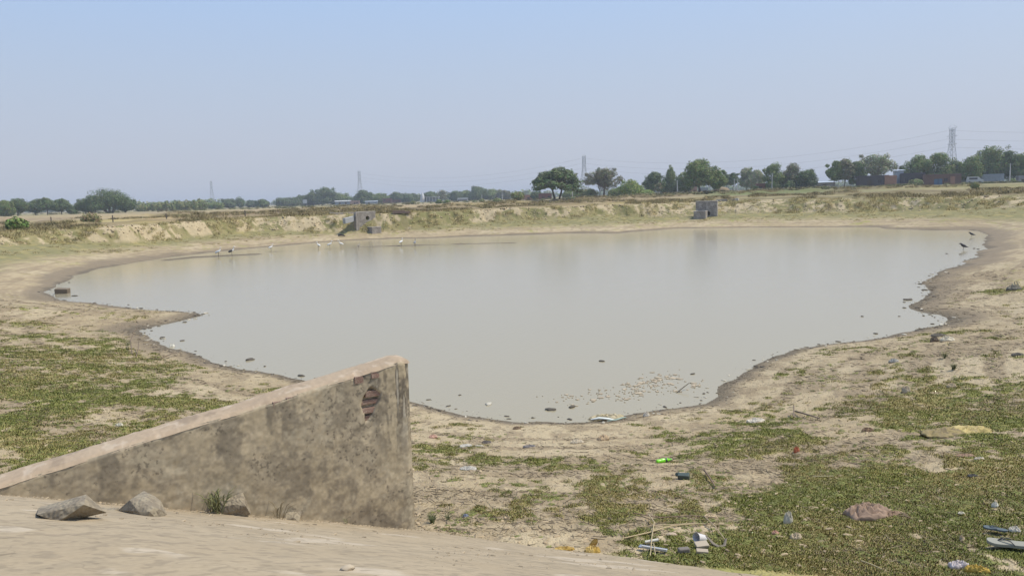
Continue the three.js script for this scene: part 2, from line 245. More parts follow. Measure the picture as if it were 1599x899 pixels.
function landColor(x, z, fine) {
  const s = sd(x, z), [b, past, a, r] = bankPart(x, z);
  const n1 = fbm(x * .35, z * .35, 4), n2 = fbm(x * 1.7 + 31, z * 1.7, 4), gr = grain[((Math.floor(x * (r < 22 ? 70 : 12)) & 511) + ((Math.floor(z * (r < 22 ? 70 : 12)) & 511) << 9))];
  let c = mix3(SAND, PALE, sstep(.35, .7, n1 * .6 + n2 * .4));
  // streaks of straw and dried weed left by the falling water, running along the shore
  const sh = shoreDist(x, z), streak = fbm(sh * 2.3 + 50, (x * .6 - z * .8) * .32 + 7, 4);
  const right = sstep(.05, .35, a) * (1 - sstep(-.2, .1, 0)) * (1 - sstep(45, 70, r));
  c = mix3(c, BROWN, sstep(.53, .66, streak) * (.7 + .3 * right) * (1 - sstep(9, 16, sh)));
  c = mix3(c, BROWN, .7 * sstep(.52, .7, fbm(x * 3.1, z * 2.2 + 60, 4)));
  if (fine) { const sp = fbm(x * 14, z * 9, 2); c = mix3(c, [.2, .155, .1], .55 * sstep(.62, .8, sp)); c = mix3(c, PALE, .4 * sstep(.6, .8, fbm(x * 9 + 70, z * 6, 3))); }
  // grass stains the soil it covers
  const g = grassAt(x, z);
  if (g > -.15) { const dry = fbm(x * .8 + 90, z * .8, 3), gc = mix3(mix3(GREEN, STRAW, sstep(.42, .75, dry * .6 + n2 * .4)), [.27, .2, .14], .7 * sstep(.58, .68, fbm(x * 1.1 + 33, z * 1.1, 3))); c = mix3(c, gc, sstep(-.12, .14, g) * .85); }
  // far shore: sand, then an olive strip, the bank, then the fields
  if (r > 48 && past > -40 && Math.abs(a) < .95) {
    const strip = sstep(3.0, 6.0, s + 3 * (n1 - .5)) * sstep(50, 62, r) * (.75 + .25 * sstep(.3, .6, n2)) * (1 - .5 * b);
    c = mix3(c, mix3(OLIVE, STRAW, sstep(.5, .7, n2) * .6), strip);
    if (b > 0 && past < 1.5) {
      const soil = .45 * fbm(x * .35 + 12, z * .5, 3) + .55 * fbm(x * 1.5 + 3, z * 1.9, 4), leftward = sstep(.1, -.25, a);
      const bare = sstep(.51, .57, soil + .05 * leftward - .015);
      const bc = mix3(mix3([.245, .21, .095], OLIVE, sstep(.4, .6, n2)), PALE, bare * .9);
      c = mix3(c, bc, Math.min(1, b * 4) * sstep(1.5, .5, past));
    }
    if (past > 0) {
      const q = past + 6 * (fbm(x * .02, z * .02, 2) - .5);
      let fc = mix3(FIELD, STRAW, sstep(.4, .65, fbm(x * .06, z * .12, 4)));
      fc = mix3(fc, BROWN, .75 * sstep(.5, .62, fbm(x * .05 + 20, q * .16, 4)));
      const rightG = sstep(.18, .3, a);
      fc = mix3(fc, OLIVE, rightG * .7 * sstep(.42, .58, fbm(x * .05, q * .09 + 40, 3)));
      fc = mix3(fc, OLIVE, rightG * .55);
      for (const [o, w] of [[7, 1.2], [17, 1.5], [38, 2.2], [75, 3.5]]) { const wob = 3 * (fbm(x * .03, z * .03, 3) - .5), q2 = (past + wob - o - .3) / w; if (Math.abs(q2) < 2) fc = mix3(fc, [.15, .115, .06], Math.exp(-q2 * q2) * .8 * sstep(.3, .55, fbm(x * .12 + o, z * .12, 3))); }
      fc = mix3(fc, CROP, sstep(.22, .27, a) * (1 - sstep(.35, .40, a)) * sstep(55, 70, past) * (1 - sstep(120, 140, past)) * .8);
      fc = mix3(fc, OLIVE, sstep(150, 260, past) * .6 * (1 - rightG));
      c = mix3(c, fc, sstep(0, 1.2, past));
    }
  }
  // wet margin: dark where the water has just left, drying outwards, with a broken outline
  const mw = mudWide(x, z), wig = s + mw * .7 * (fbm(x * .9 + 5, z * .9, 4) - .5) + .1 * (n2 - .5);
  const m = 1 - sstep(mw * .55, mw * 1.15 + .15, wig + mw * .5 * (streak - .5));
  if (m > 0) c = mix3(c, mix3(MUD, WET, 1 - sstep(.06, .3 + mw * .12, wig)), m * .92);
  const f = .86 + .28 * gr + (fine ? .16 * (vn(x * 31, z * 31) - .5) : 0);
  return [c[0] * f, c[1] * f, c[2] * f];
}
function groundY(x, z) {
  let y = groundBase(x, z); const r = Math.hypot(x, z);
  if (r < 60) { const s = shoreDist(x, z), k = (1 - sstep(35, 60, r)) * clamp(.25 + s * .5, .15, 1); y += k * (.05 * (fbm(x * 1.2, z * 1.2 + 4, 3) - .5) + .035 * (fbm(x * 5, z * 5, 2) - .5) + .014 * (vn(x * 19, z * 19) - .5)); const g = grassAt(x, z); if (g > 0) y += .012 * k * sstep(0, .2, g); }
  return y;
}
const onGround = (px, py, far = 500) => { const d = ray(px, py); let t = 3; while (t < far && EYE + d.y * t > groundY(d.x * t, d.z * t)) t += .02 + t * .001; return V(d.x * t, groundY(d.x * t, d.z * t), d.z * t); };
const onWater = (px, py) => atHeight(px, py, 0);

// ground sheets: rings of quads, dense where the picture looks
const azList = []; for (let a = -180; a < -43; a += 3.5) azList.push(a); for (let a = -43; a <= 43; a += .135) azList.push(a); for (let a = 44.5; a < 180; a += 3.5) azList.push(a); azList.push(180);
function ringSheet(radii, paint) {
  const na = azList.length, nr = radii.length, P = new Float32Array(na * nr * 3), U = new Float32Array(na * nr * 2), C = paint ? new Float32Array(na * nr * 3) : null, I = new Uint32Array((na - 1) * (nr - 1) * 6);
  let o = 0;
  for (let j = 0; j < nr; j++) for (let i = 0; i < na; i++, o++) {
    const a = azList[i] * Math.PI / 180, x = radii[j] * Math.sin(a), z = -radii[j] * Math.cos(a);
    P[o * 3] = x; P[o * 3 + 1] = groundY(x, z); P[o * 3 + 2] = z; U[o * 2] = x; U[o * 2 + 1] = z;
    if (C) { const c = landColor(x, z, false); C.set(c, o * 3); }
  }
  let k = 0;
  for (let j = 0; j < nr - 1; j++) for (let i = 0; i < na - 1; i++) { const p = j * na + i, q = p + na; I[k++] = p; I[k++] = p + 1; I[k++] = q; I[k++] = p + 1; I[k++] = q + 1; I[k++] = q; }
  const g = new THREE.BufferGeometry(); g.setAttribute('position', new THREE.BufferAttribute(P, 3)); g.setAttribute('uv', new THREE.BufferAttribute(U, 2)); if (C) g.setAttribute('color', new THREE.BufferAttribute(C, 3));
  g.setIndex(new THREE.BufferAttribute(I, 1)); g.computeVertexNormals(); return g;
}
function planTex(x0, z0, size, n, fine, r0, r1) { const t = tex(n, n, (u, v) => { const x = x0 + u * size, z = z0 + v * size, r = x * x + z * z; return z < -.9 * Math.abs(x) && r > r0 * r0 && r < r1 * r1 ? landColor(x, z, fine) : mix3(SAND, GREEN, sstep(.4, .6, vn(x, z))); }, true); t.repeat.set(1 / size, 1 / size); t.offset.set(-x0 / size, -z0 / size); return t; }
const radiiA = [], radiiB = [], radiiC = [], radiiD = [];
for (let r = .4; r < 3; r *= 1.25) radiiA.push(r); for (let r = 3; r < 16; r *= 1.0065) radiiA.push(r); radiiA.push(16);
for (let r = 16; r < 44; r *= 1.0075) radiiB.push(r); radiiB.push(44);
for (let r = 44; r < 128; r += .34 + r * .0006) radiiC.push(r); radiiC.push(128);
for (let r = 128; r < 235; r += .9) radiiD.push(r); for (let r = 235; r < 4500; r *= 1.03) radiiD.push(r); radiiD.push(6000);
const grit = tex(512, 512, (u, v) => { const q = (a) => a - Math.floor(a); const s = (k, o) => { const x = u * k, y = v * k, f = (i, j) => NTAB[((((j % k) + k) % k) * 61 + (((i % k) + k) % k) * 7 + o) & 65535]; const xi = Math.floor(x), yi = Math.floor(y), fx = q(x), fy = q(y); return lerp(lerp(f(xi, yi), f(xi + 1, yi), fx), lerp(f(xi, yi + 1), f(xi + 1, yi + 1), fx), fy); }; const h = .35 * s(16, 3) + .3 * s(48, 77) + .35 * s(150, 991); return [h, h, h]; }, false, [1 / 1.7, 1 / 1.7]);
const groundMat = (t, b) => new THREE.MeshStandardMaterial({ map: t, roughness: 1, bumpMap: grit, bumpScale: b });
struct('ground', ringSheet(radiiA), groundMat(planTex(-13, -18, 26, 2048, true, 3, 16.6), .03));
struct('ground', ringSheet(radiiB), groundMat(planTex(-34, -46, 68, 2048, true, 15, 45), .04));
struct('ground', ringSheet(radiiC), new THREE.MeshStandardMaterial({ map: planTex(-94, -132, 188, 2048, false, 43, 130), roughness: 1 }));
struct('field', ringSheet(radiiD, true), new THREE.MeshStandardMaterial({ vertexColors: true, roughness: 1 }));

// pond: muddy water, opaque within centimetres, with a fine ripple
const ripple = tex(512, 512, (u, v) => { let h = 0; const w = [[7, 3], [-4, 9], [11, -6], [17, 12], [-21, 14], [9, 26], [31, -18], [-13, 38], [43, 21]]; for (let k = 0; k < w.length; k++) h += Math.sin(2 * Math.PI * (w[k][0] * u + w[k][1] * v) + k * 1.7 + 1.3 * Math.sin(2 * Math.PI * (u * (k % 3 + 1) + v))) / (k * .5 + 2.2); h = .5 + h * .16; return [h, h, h]; }, false, [1 / 2.6, 1 / 2.6]);
const waterMat = new THREE.MeshPhysicalMaterial({ color: new THREE.Color().setRGB(.330, .288, .193), roughness: .13, ior: 1.33, specularIntensity: .55, bumpMap: ripple, bumpScale: .004 });
{
  const g = new THREE.PlaneGeometry(150, 120, 1, 1).rotateX(-Math.PI / 2).translate(0, 0, -62), p = g.attributes.position, u = g.attributes.uv;
  for (let i = 0; i < p.count; i++) u.setXY(i, p.getX(i), p.getZ(i));
  struct('pond_water', g, waterMat);
}
// ---------------------------------------------------------------- the concrete ramp and its wall, in the foreground
const WALL_END = V(-.87, 0, -6.5), WD = V(-.866, 0, .5), WN = V(.5, 0, .866), WTOP = EYE - 1.30, FALL = .164;
const edgeDir = V(.935, 0, .354);                                // along the ramp's lower edge, to the right and towards the lens
const rise = (s) => { const k = .325, c = 1.34, q = k * Math.max(0, s); return q / Math.pow(1 + Math.pow(q / c, 10), .1); };
const rampY = (s, x, z) => EYE - 2.77 + rise(s) + .012 * (fbm(x * 2, z * 2, 3) - .5) + .006 * (vn(x * 11, z * 11) - .5);
const rampPt = (s, u) => { const e = s < .25 ? .05 * (fbm(u * 2.2 + 9, 4, 4) - .5) * (1 - s / .25) * 2 : 0; const x = WALL_END.x + WD.x * (s + e) + edgeDir.x * u, z = WALL_END.z + WD.z * (s + e) + edgeDir.z * u; return V(x, rampY(s, x, z), z); };
const rampInv = (x, z) => { const dx = x - WALL_END.x, dz = z - WALL_END.z, D = WD.x * edgeDir.z - WD.z * edgeDir.x; return [(dx * edgeDir.z - dz * edgeDir.x) / D, (WD.x * dz - WD.z * dx) / D]; };
const onRamp = (px, py) => { const d = ray(px, py); let t = 1.2; for (; t < 12; t += .005) { const x = d.x * t, z = d.z * t, [s] = rampInv(x, z); if (EYE + d.y * t < rampY(s, x, z)) break; } return V(d.x * t, EYE + d.y * t, d.z * t); };
{
  const NS = 110, NU = 160, S = 8.5, U0 = -.16, U1 = 6.4, P = [], UV = [], I = [], id = (i, j) => j * (NU + 1) + i;
  for (let j = 0; j <= NS; j++) for (let i = 0; i <= NU; i++) { const s = S * Math.pow(j / NS, 1.5), u = lerp(U0, U1, i / NU), p = rampPt(s, u); if (j === 0) p.y -= .012; P.push(p.x, p.y, p.z); UV.push(u / 4, s / 4); }
  for (let j = 0; j < NS; j++) for (let i = 0; i < NU; i++) I.push(id(i, j), id(i + 1, j), id(i, j + 1), id(i + 1, j), id(i + 1, j + 1), id(i, j + 1));
  const rim = []; for (let i = 0; i <= NU; i++) rim.push(id(i, 0)); for (let j = 1; j <= NS; j++) rim.push(id(NU, j)); for (let i = NU - 1; i >= 0; i--) rim.push(id(i, NS)); for (let j = NS - 1; j >= 0; j--) rim.push(id(0, j));
  for (let k = 0; k < rim.length; k++) { const a = rim[k], b = rim[(k + 1) % rim.length], n = P.length / 3; for (const q of [a, b]) { P.push(P[q * 3], P[q * 3 + 1], P[q * 3 + 2]); UV.push(UV[q * 2], UV[q * 2 + 1]); } for (const q of [a, b]) { P.push(P[q * 3], P[q * 3 + 1] - .75, P[q * 3 + 2]); UV.push(UV[q * 2], UV[q * 2 + 1] - .1); } I.push(n, n + 2, n + 1, n + 1, n + 2, n + 3); }
  const g = new THREE.BufferGeometry(); g.setAttribute('position', new THREE.Float32BufferAttribute(P, 3)); g.setAttribute('uv', new THREE.Float32BufferAttribute(UV, 2)); g.setIndex(I); g.computeVertexNormals();
  const map = tex(1024, 1024, (u, v) => {
    const x = u * 4, y = v * 4, n = fbm(x * 1.4, y * 1.4, 5), m = fbm(x * 6 + 4, y * 6, 4), d = vn(x * 60, y * 60);
    let c = mix3([.315, .25, .16], [.37, .30, .20], n); c = mix3(c, [.29, .235, .155], .6 * sstep(.55, .7, m)); c = mix3(c, [.5, .43, .33], .5 * sstep(.66, .74, fbm(x * 2.4 + 40, y * 2.4, 4)));
    c = mix3(c, [.16, .125, .08], .6 * sstep(.84, .92, vn(x * 22 + 3, y * 22)) * sstep(.48, .62, m)); c = mix3(c, [.21, .17, .115], .5 * sstep(.55, .7, fbm(x * 17, y * 17 + 5, 3))); const cr = Math.abs(fbm(x * 1.1 + 70, y * 1.1 + 9, 5) - .5); c = mix3(c, [.2, .16, .105], .45 * sstep(.005, .001, cr) * sstep(.45, .55, vn(x * 1.7, y * 1.7 + 60))); const f = .93 + .14 * d; return [c[0] * f, c[1] * f, c[2] * f];
  }, true);
  tag(obj('concrete_ramp', g, new THREE.MeshStandardMaterial({ map, roughness: .95, bumpMap: grit, bumpScale: .01 })), 'pale worn concrete ramp sloping down to the ground beside the plastered wall', 'ramp');
}
// wall frame: u metres from the far end towards the lens, y up
const wallAt = (px, py) => { const d = ray(px, py), n = WN, k = (n.x * WALL_END.x + n.z * WALL_END.z) / (n.x * d.x + n.z * d.z), x = d.x * k, y = EYE + d.y * k, z = d.z * k; return [(x - WALL_END.x) * WD.x + (z - WALL_END.z) * WD.z, y]; };
const toWall = (l) => l.map(([x, y]) => wallAt(x, y));
const hole = toWall([[577, 605], [583, 606], [590, 612], [595, 616], [592, 622], [591, 628], [585, 638], [582, 646], [577, 655], [571, 660], [569, 653], [570, 647], [565, 640], [564, 633], [566, 624], [569, 617]]);
const scars = [hole, toWall([[415, 626], [425, 620], [440, 613], [455, 609], [477, 604], [479, 607], [462, 616], [445, 624], [425, 630], [415, 631]]), toWall([[548, 586], [556, 579], [566, 577], [573, 580], [566, 588], [555, 593]]), toWall([[574, 577], [585, 571], [597, 568], [600, 570], [588, 577], [577, 581]])];
{
  const wall = thing('retaining_wall', 'low stained plastered brick wall running down beside the concrete ramp towards the pond', 'wall', V(0, 0, 0));
  const LEN = 3.3, BOT = EYE - 3.05, TH = .31, W = (u, y, n) => V(WALL_END.x + WD.x * u + WN.x * n, y, WALL_END.z + WD.z * u + WN.z * n);
  const topY = (u) => WTOP - FALL * u + .012 * (fbm(u * 3 + 2, 1, 4) - .5) * 2 - .02 * sstep(.1, 0, u);
  const NU = 260, NY = 110, P = [], UV = [], I = [];
  for (let j = 0; j <= NY; j++) for (let i = 0; i <= NU; i++) {
    const u = LEN * i / NU, y = lerp(BOT, topY(u) - .005, j / NY); let n = .018 * (fbm(u * 2.2, y * 2.2, 3) - .5) + .010 * (fbm(u * 9, y * 9, 3) - .5) + .004 * (vn(u * 40, y * 40) - .5);
    n -= .025 * sstep(.05, 0, u) - (j === NY ? -.012 : 0);
    for (const s of scars) { const d = polyDist(s, u, y); if (inside(s, u, y)) n -= .042 * sstep(-.004, .012, d) ; }
    P.push(...W(u, y, n).toArray()); UV.push(u / 4, y / 4);
  }
  for (let j = 0; j < NY; j++) for (let i = 0; i < NU; i++) { const a = j * (NU + 1) + i, b = a + NU + 1; I.push(a, b, a + 1, a + 1, b, b + 1); }
  const face = new THREE.BufferGeometry(); face.setAttribute('position', new THREE.Float32BufferAttribute(P, 3)); face.setAttribute('uv', new THREE.Float32BufferAttribute(UV, 2)); face.setIndex(I); face.computeVertexNormals();
  const q4 = (a, b, c, d) => { const g = new THREE.BufferGeometry(); g.setAttribute('position', new THREE.Float32BufferAttribute([...a.toArray(), ...b.toArray(), ...c.toArray(), ...a.toArray(), ...c.toArray(), ...d.toArray()], 3)); g.setAttribute('uv', new THREE.Float32BufferAttribute([0, 0, .07, 0, .07, .4, 0, 0, .07, .4, 0, .4], 2)); g.computeVertexNormals(); return g; };
  const t0 = WTOP - .02;
  const back = q4(W(0, BOT, -TH), W(LEN, BOT, -TH), W(LEN, t0 - FALL * LEN, -TH), W(0, t0, -TH)), end = q4(W(0, BOT, -.028), W(0, BOT, -TH), W(0, t0, -TH), W(0, t0, -.028)), near = q4(W(LEN, BOT, 0), W(LEN, t0 - FALL * LEN, 0), W(LEN, t0 - FALL * LEN, -TH), W(LEN, BOT, -TH));
  const topPx = wallAt(632, 560)[1];
  const map = tex(1400, 1024, (uu, vv) => {
    const u = uu * 4, y = vv * 4, yTop = WTOP - FALL * u - y, n = fbm(u * 1.5, y * 1.5, 5), m = fbm(u * 5 + 3, y * 5, 5), d = vn(u * 55, y * 55), run = fbm(u * 7 + 30, y * .9, 4), run2 = fbm(u * 19, y * 1.3 + 9, 3);
    const f1 = fbm(u * 17 + 3, y * 17, 4), f2 = fbm(u * 42, y * 42 + 5, 3);
    let c = mix3([.40, .33, .218], [.50, .418, .285], sstep(.32, .68, m * .6 + f1 * .4));
    c = mix3(c, [.285, .24, .168], .6 * sstep(.47, .6, n * .5 + m * .25 + f1 * .25));                          // algae blotches
    c = mix3(c, [.18, .153, .11], .75 * sstep(.5, .62, run * .5 + m * .2 + f1 * .3) * (1 - sstep(.1, .8, yTop + .7 * (n - .5))));   // dark runs from the top
    c = mix3(c, [.12, .102, .076], .9 * sstep(.44, .54, run2 * .7 + f1 * .3) * sstep(.42, .1, u + .4 * (n - .5)) * sstep(.95, .3, yTop + .4 * (n - .5)));   // streaks by the end
    c = mix3(c, [.50, .45, .35], .75 * sstep(.58, .66, run2) * sstep(.4, .1, u) * sstep(.9, .3, yTop));        // lime runs
    c = mix3(c, [.195, .16, .112], .75 * sstep(.42, .56, m * .35 + n * .4 + f1 * .25) * sstep(1.15, .3, u + .4 * (m - .5)) * sstep(.55, .85, yTop + .25 * (n - .5)));   // damp foot
    c = mix3(c, [.22, .185, .13], .7 * sstep(.55, .64, fbm(u * 3.4 + 8, y * 2.1, 4) * .65 + f1 * .35));
    c = mix3(c, [.50, .43, .30], .5 * sstep(.57, .68, fbm(u * 2.6 + 60, y * 3.2, 4) * .6 + f1 * .4));
    c = mix3(c, [.10, .084, .06], .6 * sstep(.62, .74, f2) * sstep(.48, .6, m));
    const f = .84 + .32 * d; return [c[0] * f, c[1] * f, c[2] * f];
  }, true);
  const plaster = new THREE.MeshStandardMaterial({ map, roughness: .97, bumpMap: grit, bumpScale: .014 });
  obj('plaster', [face, back, end, near], plaster, wall);
  { // mortar cap
    const n1 = 200, n2 = 10, Pc = [], Uc = [], Ic = [];
    for (let j = 0; j <= n2; j++) for (let i = 0; i <= n1; i++) { const u = LEN * i / n1, f = j / n2, e = Math.min(f, 1 - f) * 2, edge = .016 * (fbm(u * 6, j > 5 ? 3 : 9, 4) - .5); let y = topY(u) + .012 * Math.pow(e, .4) + .008 * (fbm(u * 5, f * 2, 3) - .5) + .004 * (vn(u * 30, f * 8) - .5); let n = lerp(.002 + edge, -TH - .004 + edge, f); if (j === 0 || j === n2) y -= .014; for (let k = 1; k < scars.length; k++) if (j < 3 && inside(scars[k], u, y - .03)) n -= .03; Pc.push(...W(u - .006 + .012 * (vn(f * 9, 3) - .5) * (i < 2 ? 1 : 0), y, n).toArray()); Uc.push(u / 4, f * .07); }
    for (let j = 0; j < n2; j++) for (let i = 0; i < n1; i++) { const a = j * (n1 + 1) + i, b = a + n1 + 1; Ic.push(a, b, a + 1, a + 1, b, b + 1); }
    const g = new THREE.BufferGeometry(); g.setAttribute('position', new THREE.Float32BufferAttribute(Pc, 3)); g.setAttribute('uv', new THREE.Float32BufferAttribute(Uc, 2)); g.setIndex(Ic); g.computeVertexNormals();
    const cm = tex(1024, 128, (uu, vv) => { const u = uu * 4, v = vv * 4, n = fbm(u * 3, v * 3, 4), m = fbm(u * 12 + 5, v * 12, 4); let c = mix3([.335, .25, .165], [.42, .325, .22], n); c = mix3(c, [.5, .41, .3], .6 * sstep(.6, .7, m)); c = mix3(c, [.22, .165, .11], .6 * sstep(.62, .74, fbm(u * 7 + 20, v * 7, 4))); const f = .9 + .2 * vn(u * 60, v * 60); return c.map((q) => q * f); }, true);
    obj('coping', g, new THREE.MeshStandardMaterial({ map: cm, roughness: .95, bumpMap: grit, bumpScale: .004 }), wall);
  }
  // bricks laid bare where the plaster has fallen
  const clayTex = tex(128, 128, (u, v) => { const n = fbm(u * 9, v * 9, 4), c = mix3([.18, .1, .075], [.25, .16, .122], n); return mix3(c, [.36, .29, .22], .85 * sstep(.52, .68, fbm(u * 14 + 4, v * 14, 3))); }, true);
  const clay = new THREE.MeshStandardMaterial({ map: clayTex, roughness: .95 });
  const brickGeo = [0, 1, 2].map((k) => { const g = new RoundedBoxGeometry(1, 1, 1, 4, .06), p = g.attributes.position; for (let i = 0; i < p.count; i++) { const a = p.getX(i), b = p.getY(i), c = p.getZ(i); p.setXYZ(i, a + .09 * (vn(a * 3 + k * 9 + 9, b * 3 + c * 2 + 9) - .5), b + .16 * (vn(b * 3 + k * 5 + 9, a * 4 + c + 9) - .5), c + .2 * (vn(a * 5 + 7 * k + 9, b * 5 + 9) - .5)); } g.computeVertexNormals(); return g; });
  const layBrick = (u0, u1, y0, y1, n, k) => { const m = obj('brick', brickGeo[k % 3], clay, wall); const c = W((u0 + u1) / 2, (y0 + y1) / 2, n - .03); m.position.copy(c); m.rotation.y = Math.atan2(WN.x, WN.z); m.scale.set(u1 - u0, y1 - y0, .06); };
  const courses = [[571, 594, 608, 621.2], [563, 595, 622, 634.2], [565, 590, 635, 647.2], [568, 583, 648, 660]];
  courses.forEach(([x0, x1, yt, yb], k) => { const [ua, ya] = wallAt(x1, yt), [ub, yc] = wallAt(x0, yb); layBrick(ua - .005, ub, yc, ya, -.008 - .012 * (k % 2), k); });
  for (const [x0, x1, yt, yb] of [[424, 443, 616, 625], [445, 462, 608.5, 617.5], [464, 477, 604, 611.5], [552, 568, 580, 588], [578, 594, 571, 578]]) { const [ua, ya] = wallAt(x1, (yt + yb) / 2 - 3), [ub] = wallAt(x0, yb); const tp = topY((ua + ub) / 2) - .006; layBrick(ua + .004 + .01 * vn(x0, 1), ub - .004, tp - .05 - .022 * vn(x0 * .7, 5), tp - .006, .003, Math.round(x0)); }
}
// broken lumps of old masonry on the ramp beside the wall
const crackTex = tex(256, 256, (u, v) => { const n = fbm(u * 9, v * 9, 5), c = mix3([.29, .245, .17], [.21, .175, .125], sstep(.35, .65, n)); return mix3(c, [.17, .14, .1], .5 * sstep(.6, .72, fbm(u * 24 + 7, v * 24, 3))); }, true, [2, 2]);
const crackMat = new THREE.MeshStandardMaterial({ map: crackTex, roughness: 1, bumpMap: grit, bumpScale: .02 });
function chunk(w, h, d, seed, n = 26) {                             // angular broken piece
  const r = RNG(seed), pts = []; for (let i = 0; i < n; i++) { const q = V(r() - .5, r() - .5, r() - .5); const m = Math.max(Math.abs(q.x), Math.abs(q.y), Math.abs(q.z)); q.multiplyScalar((.40 + .1 * r()) / m); pts.push(V(q.x * w, q.y * h, q.z * d)); }
  const g = new ConvexGeometry(pts), p = g.attributes.position, N = g.attributes.normal, u = new Float32Array(p.count * 2); for (let i = 0; i < p.count; i++) { const up = Math.abs(N.getY(i)) > .6; u[i * 2] = p.getX(i) + (up ? 0 : p.getZ(i)); u[i * 2 + 1] = up ? p.getZ(i) : p.getY(i); } g.setAttribute('uv', new THREE.BufferAttribute(u, 2)); return g;
}
function rubble(px, py, w, h, d, turn, seed, label) {
  const c = onRamp(px, py), t = thing('masonry_block', label, 'rubble', c, turn);
  const b = obj('block', chunk(w, h * 1.5, d, seed), crackMat, t); b.position.y = h * .35; b.rotation.z = .12;
  const r = RNG(seed); for (let k = 0; k < 5; k++) { const s = .04 + .07 * r(); const q = obj('fragment', chunk(s * 1.5, s * .7, s, seed + k + 50, 14), crackMat, t); q.position.set((r() - .5) * w * 1.2, s * .12, d * (.35 + .4 * r())); q.rotation.y = r() * 6; }
}
rubble(226, 802, .34, .11, .22, -.5, 3, 'grey broken masonry block with raised right end, nearest the middle of the wall foot');
rubble(100, 808, .38, .09, .22, -.1, 8, 'flat-topped broken masonry block left of the raised-end block');
// ---------------------------------------------------------------- trees, shrubs
const leafMat = new THREE.MeshStandardMaterial({ vertexColors: true, roughness: .85, side: THREE.DoubleSide });
const barkMat = std(.13, .105, .075, .95), barkPale = std(.27, .24, .2, .95);
function crown(rnd, lobes, n, size, tone, vary = .35, flatness = 0) {
  const P = new Float32Array(n * 18), C = new Float32Array(n * 18); let tot = 0; for (const l of lobes) tot += l[3] * l[3];
  const d = V(), nn = V(), t1 = V(), t2 = V(), c = V();
  for (let i = 0; i < n; i++) {
    let k = rnd() * tot, L = lobes[0]; for (const l of lobes) { k -= l[3] * l[3]; if (k <= 0) { L = l; break; } }
    const u = rnd() * 2 - 1, ph = rnd() * 6.2832, s = Math.sqrt(1 - u * u); d.set(s * Math.cos(ph), u, s * Math.sin(ph));
    const rr = L[3] * (1 - .62 * rnd() * rnd() + (rnd() < .1 ? .22 * rnd() : 0)) * (.7 + .6 * vn(d.x * 2.6 + L[0] + 30, d.y * 2.6 + d.z * 2 + 30));
    c.set(L[0] + d.x * rr, L[1] + d.y * rr * (L[4] ?? .8), L[2] + d.z * rr);
    nn.set(d.x + (rnd() - .5) * 1.5, d.y + (rnd() - .3) * 1.4 + flatness, d.z + (rnd() - .5) * 1.5).normalize();
    t1.set(rnd() - .5, rnd() - .5, rnd() - .5).cross(nn).normalize(); t2.crossVectors(nn, t1);
    const q = size * (.6 + .8 * rnd()), w = q * (.4 + .3 * rnd()), f = 1 + (rnd() - .5) * 2 * vary, g = 1 + (rnd() - .5) * vary * .8, bend = q * .18;
    const v = [[-q, 0], [0, -w], [q, 0], [0, w]].map(([a, b]) => [c.x + t1.x * a + t2.x * b - nn.x * (a ? bend : 0), c.y + t1.y * a + t2.y * b - nn.y * (a ? bend : 0), c.z + t1.z * a + t2.z * b - nn.z * (a ? bend : 0)]);
    [0, 1, 3, 1, 2, 3].forEach((k, j) => { P.set(v[k], i * 18 + j * 3); C[i * 18 + j * 3] = tone[0] * f; C[i * 18 + j * 3 + 1] = tone[1] * g; C[i * 18 + j * 3 + 2] = tone[2] * f; });
  }
  const g = new THREE.BufferGeometry(); g.setAttribute('position', new THREE.BufferAttribute(P, 3)); g.setAttribute('color', new THREE.BufferAttribute(C, 3)); g.computeVertexNormals(); return g;
}
function limb(a, b, r0, r1, rnd, sag = .12) { const L = a.distanceTo(b), m1 = a.clone().lerp(b, .35), m2 = a.clone().lerp(b, .7); m1.x += (rnd() - .5) * L * sag; m1.z += (rnd() - .5) * L * sag; m1.y += L * .04; m2.x += (rnd() - .5) * L * sag; m2.z += (rnd() - .5) * L * sag; m2.y += L * .05; return sweep([a, m1, m2, b], [r0, lerp(r0, r1, .4), lerp(r0, r1, .7), r1], 5); }
const TONES = { dark: [.095, .135, .045], mid: [.155, .2, .055], bright: [.2, .265, .055], pale: [.26, .28, .145], brown: [.175, .178, .092], blue: [.10, .135, .06], olive: [.19, .215, .075] };
let treeSeed = 11;
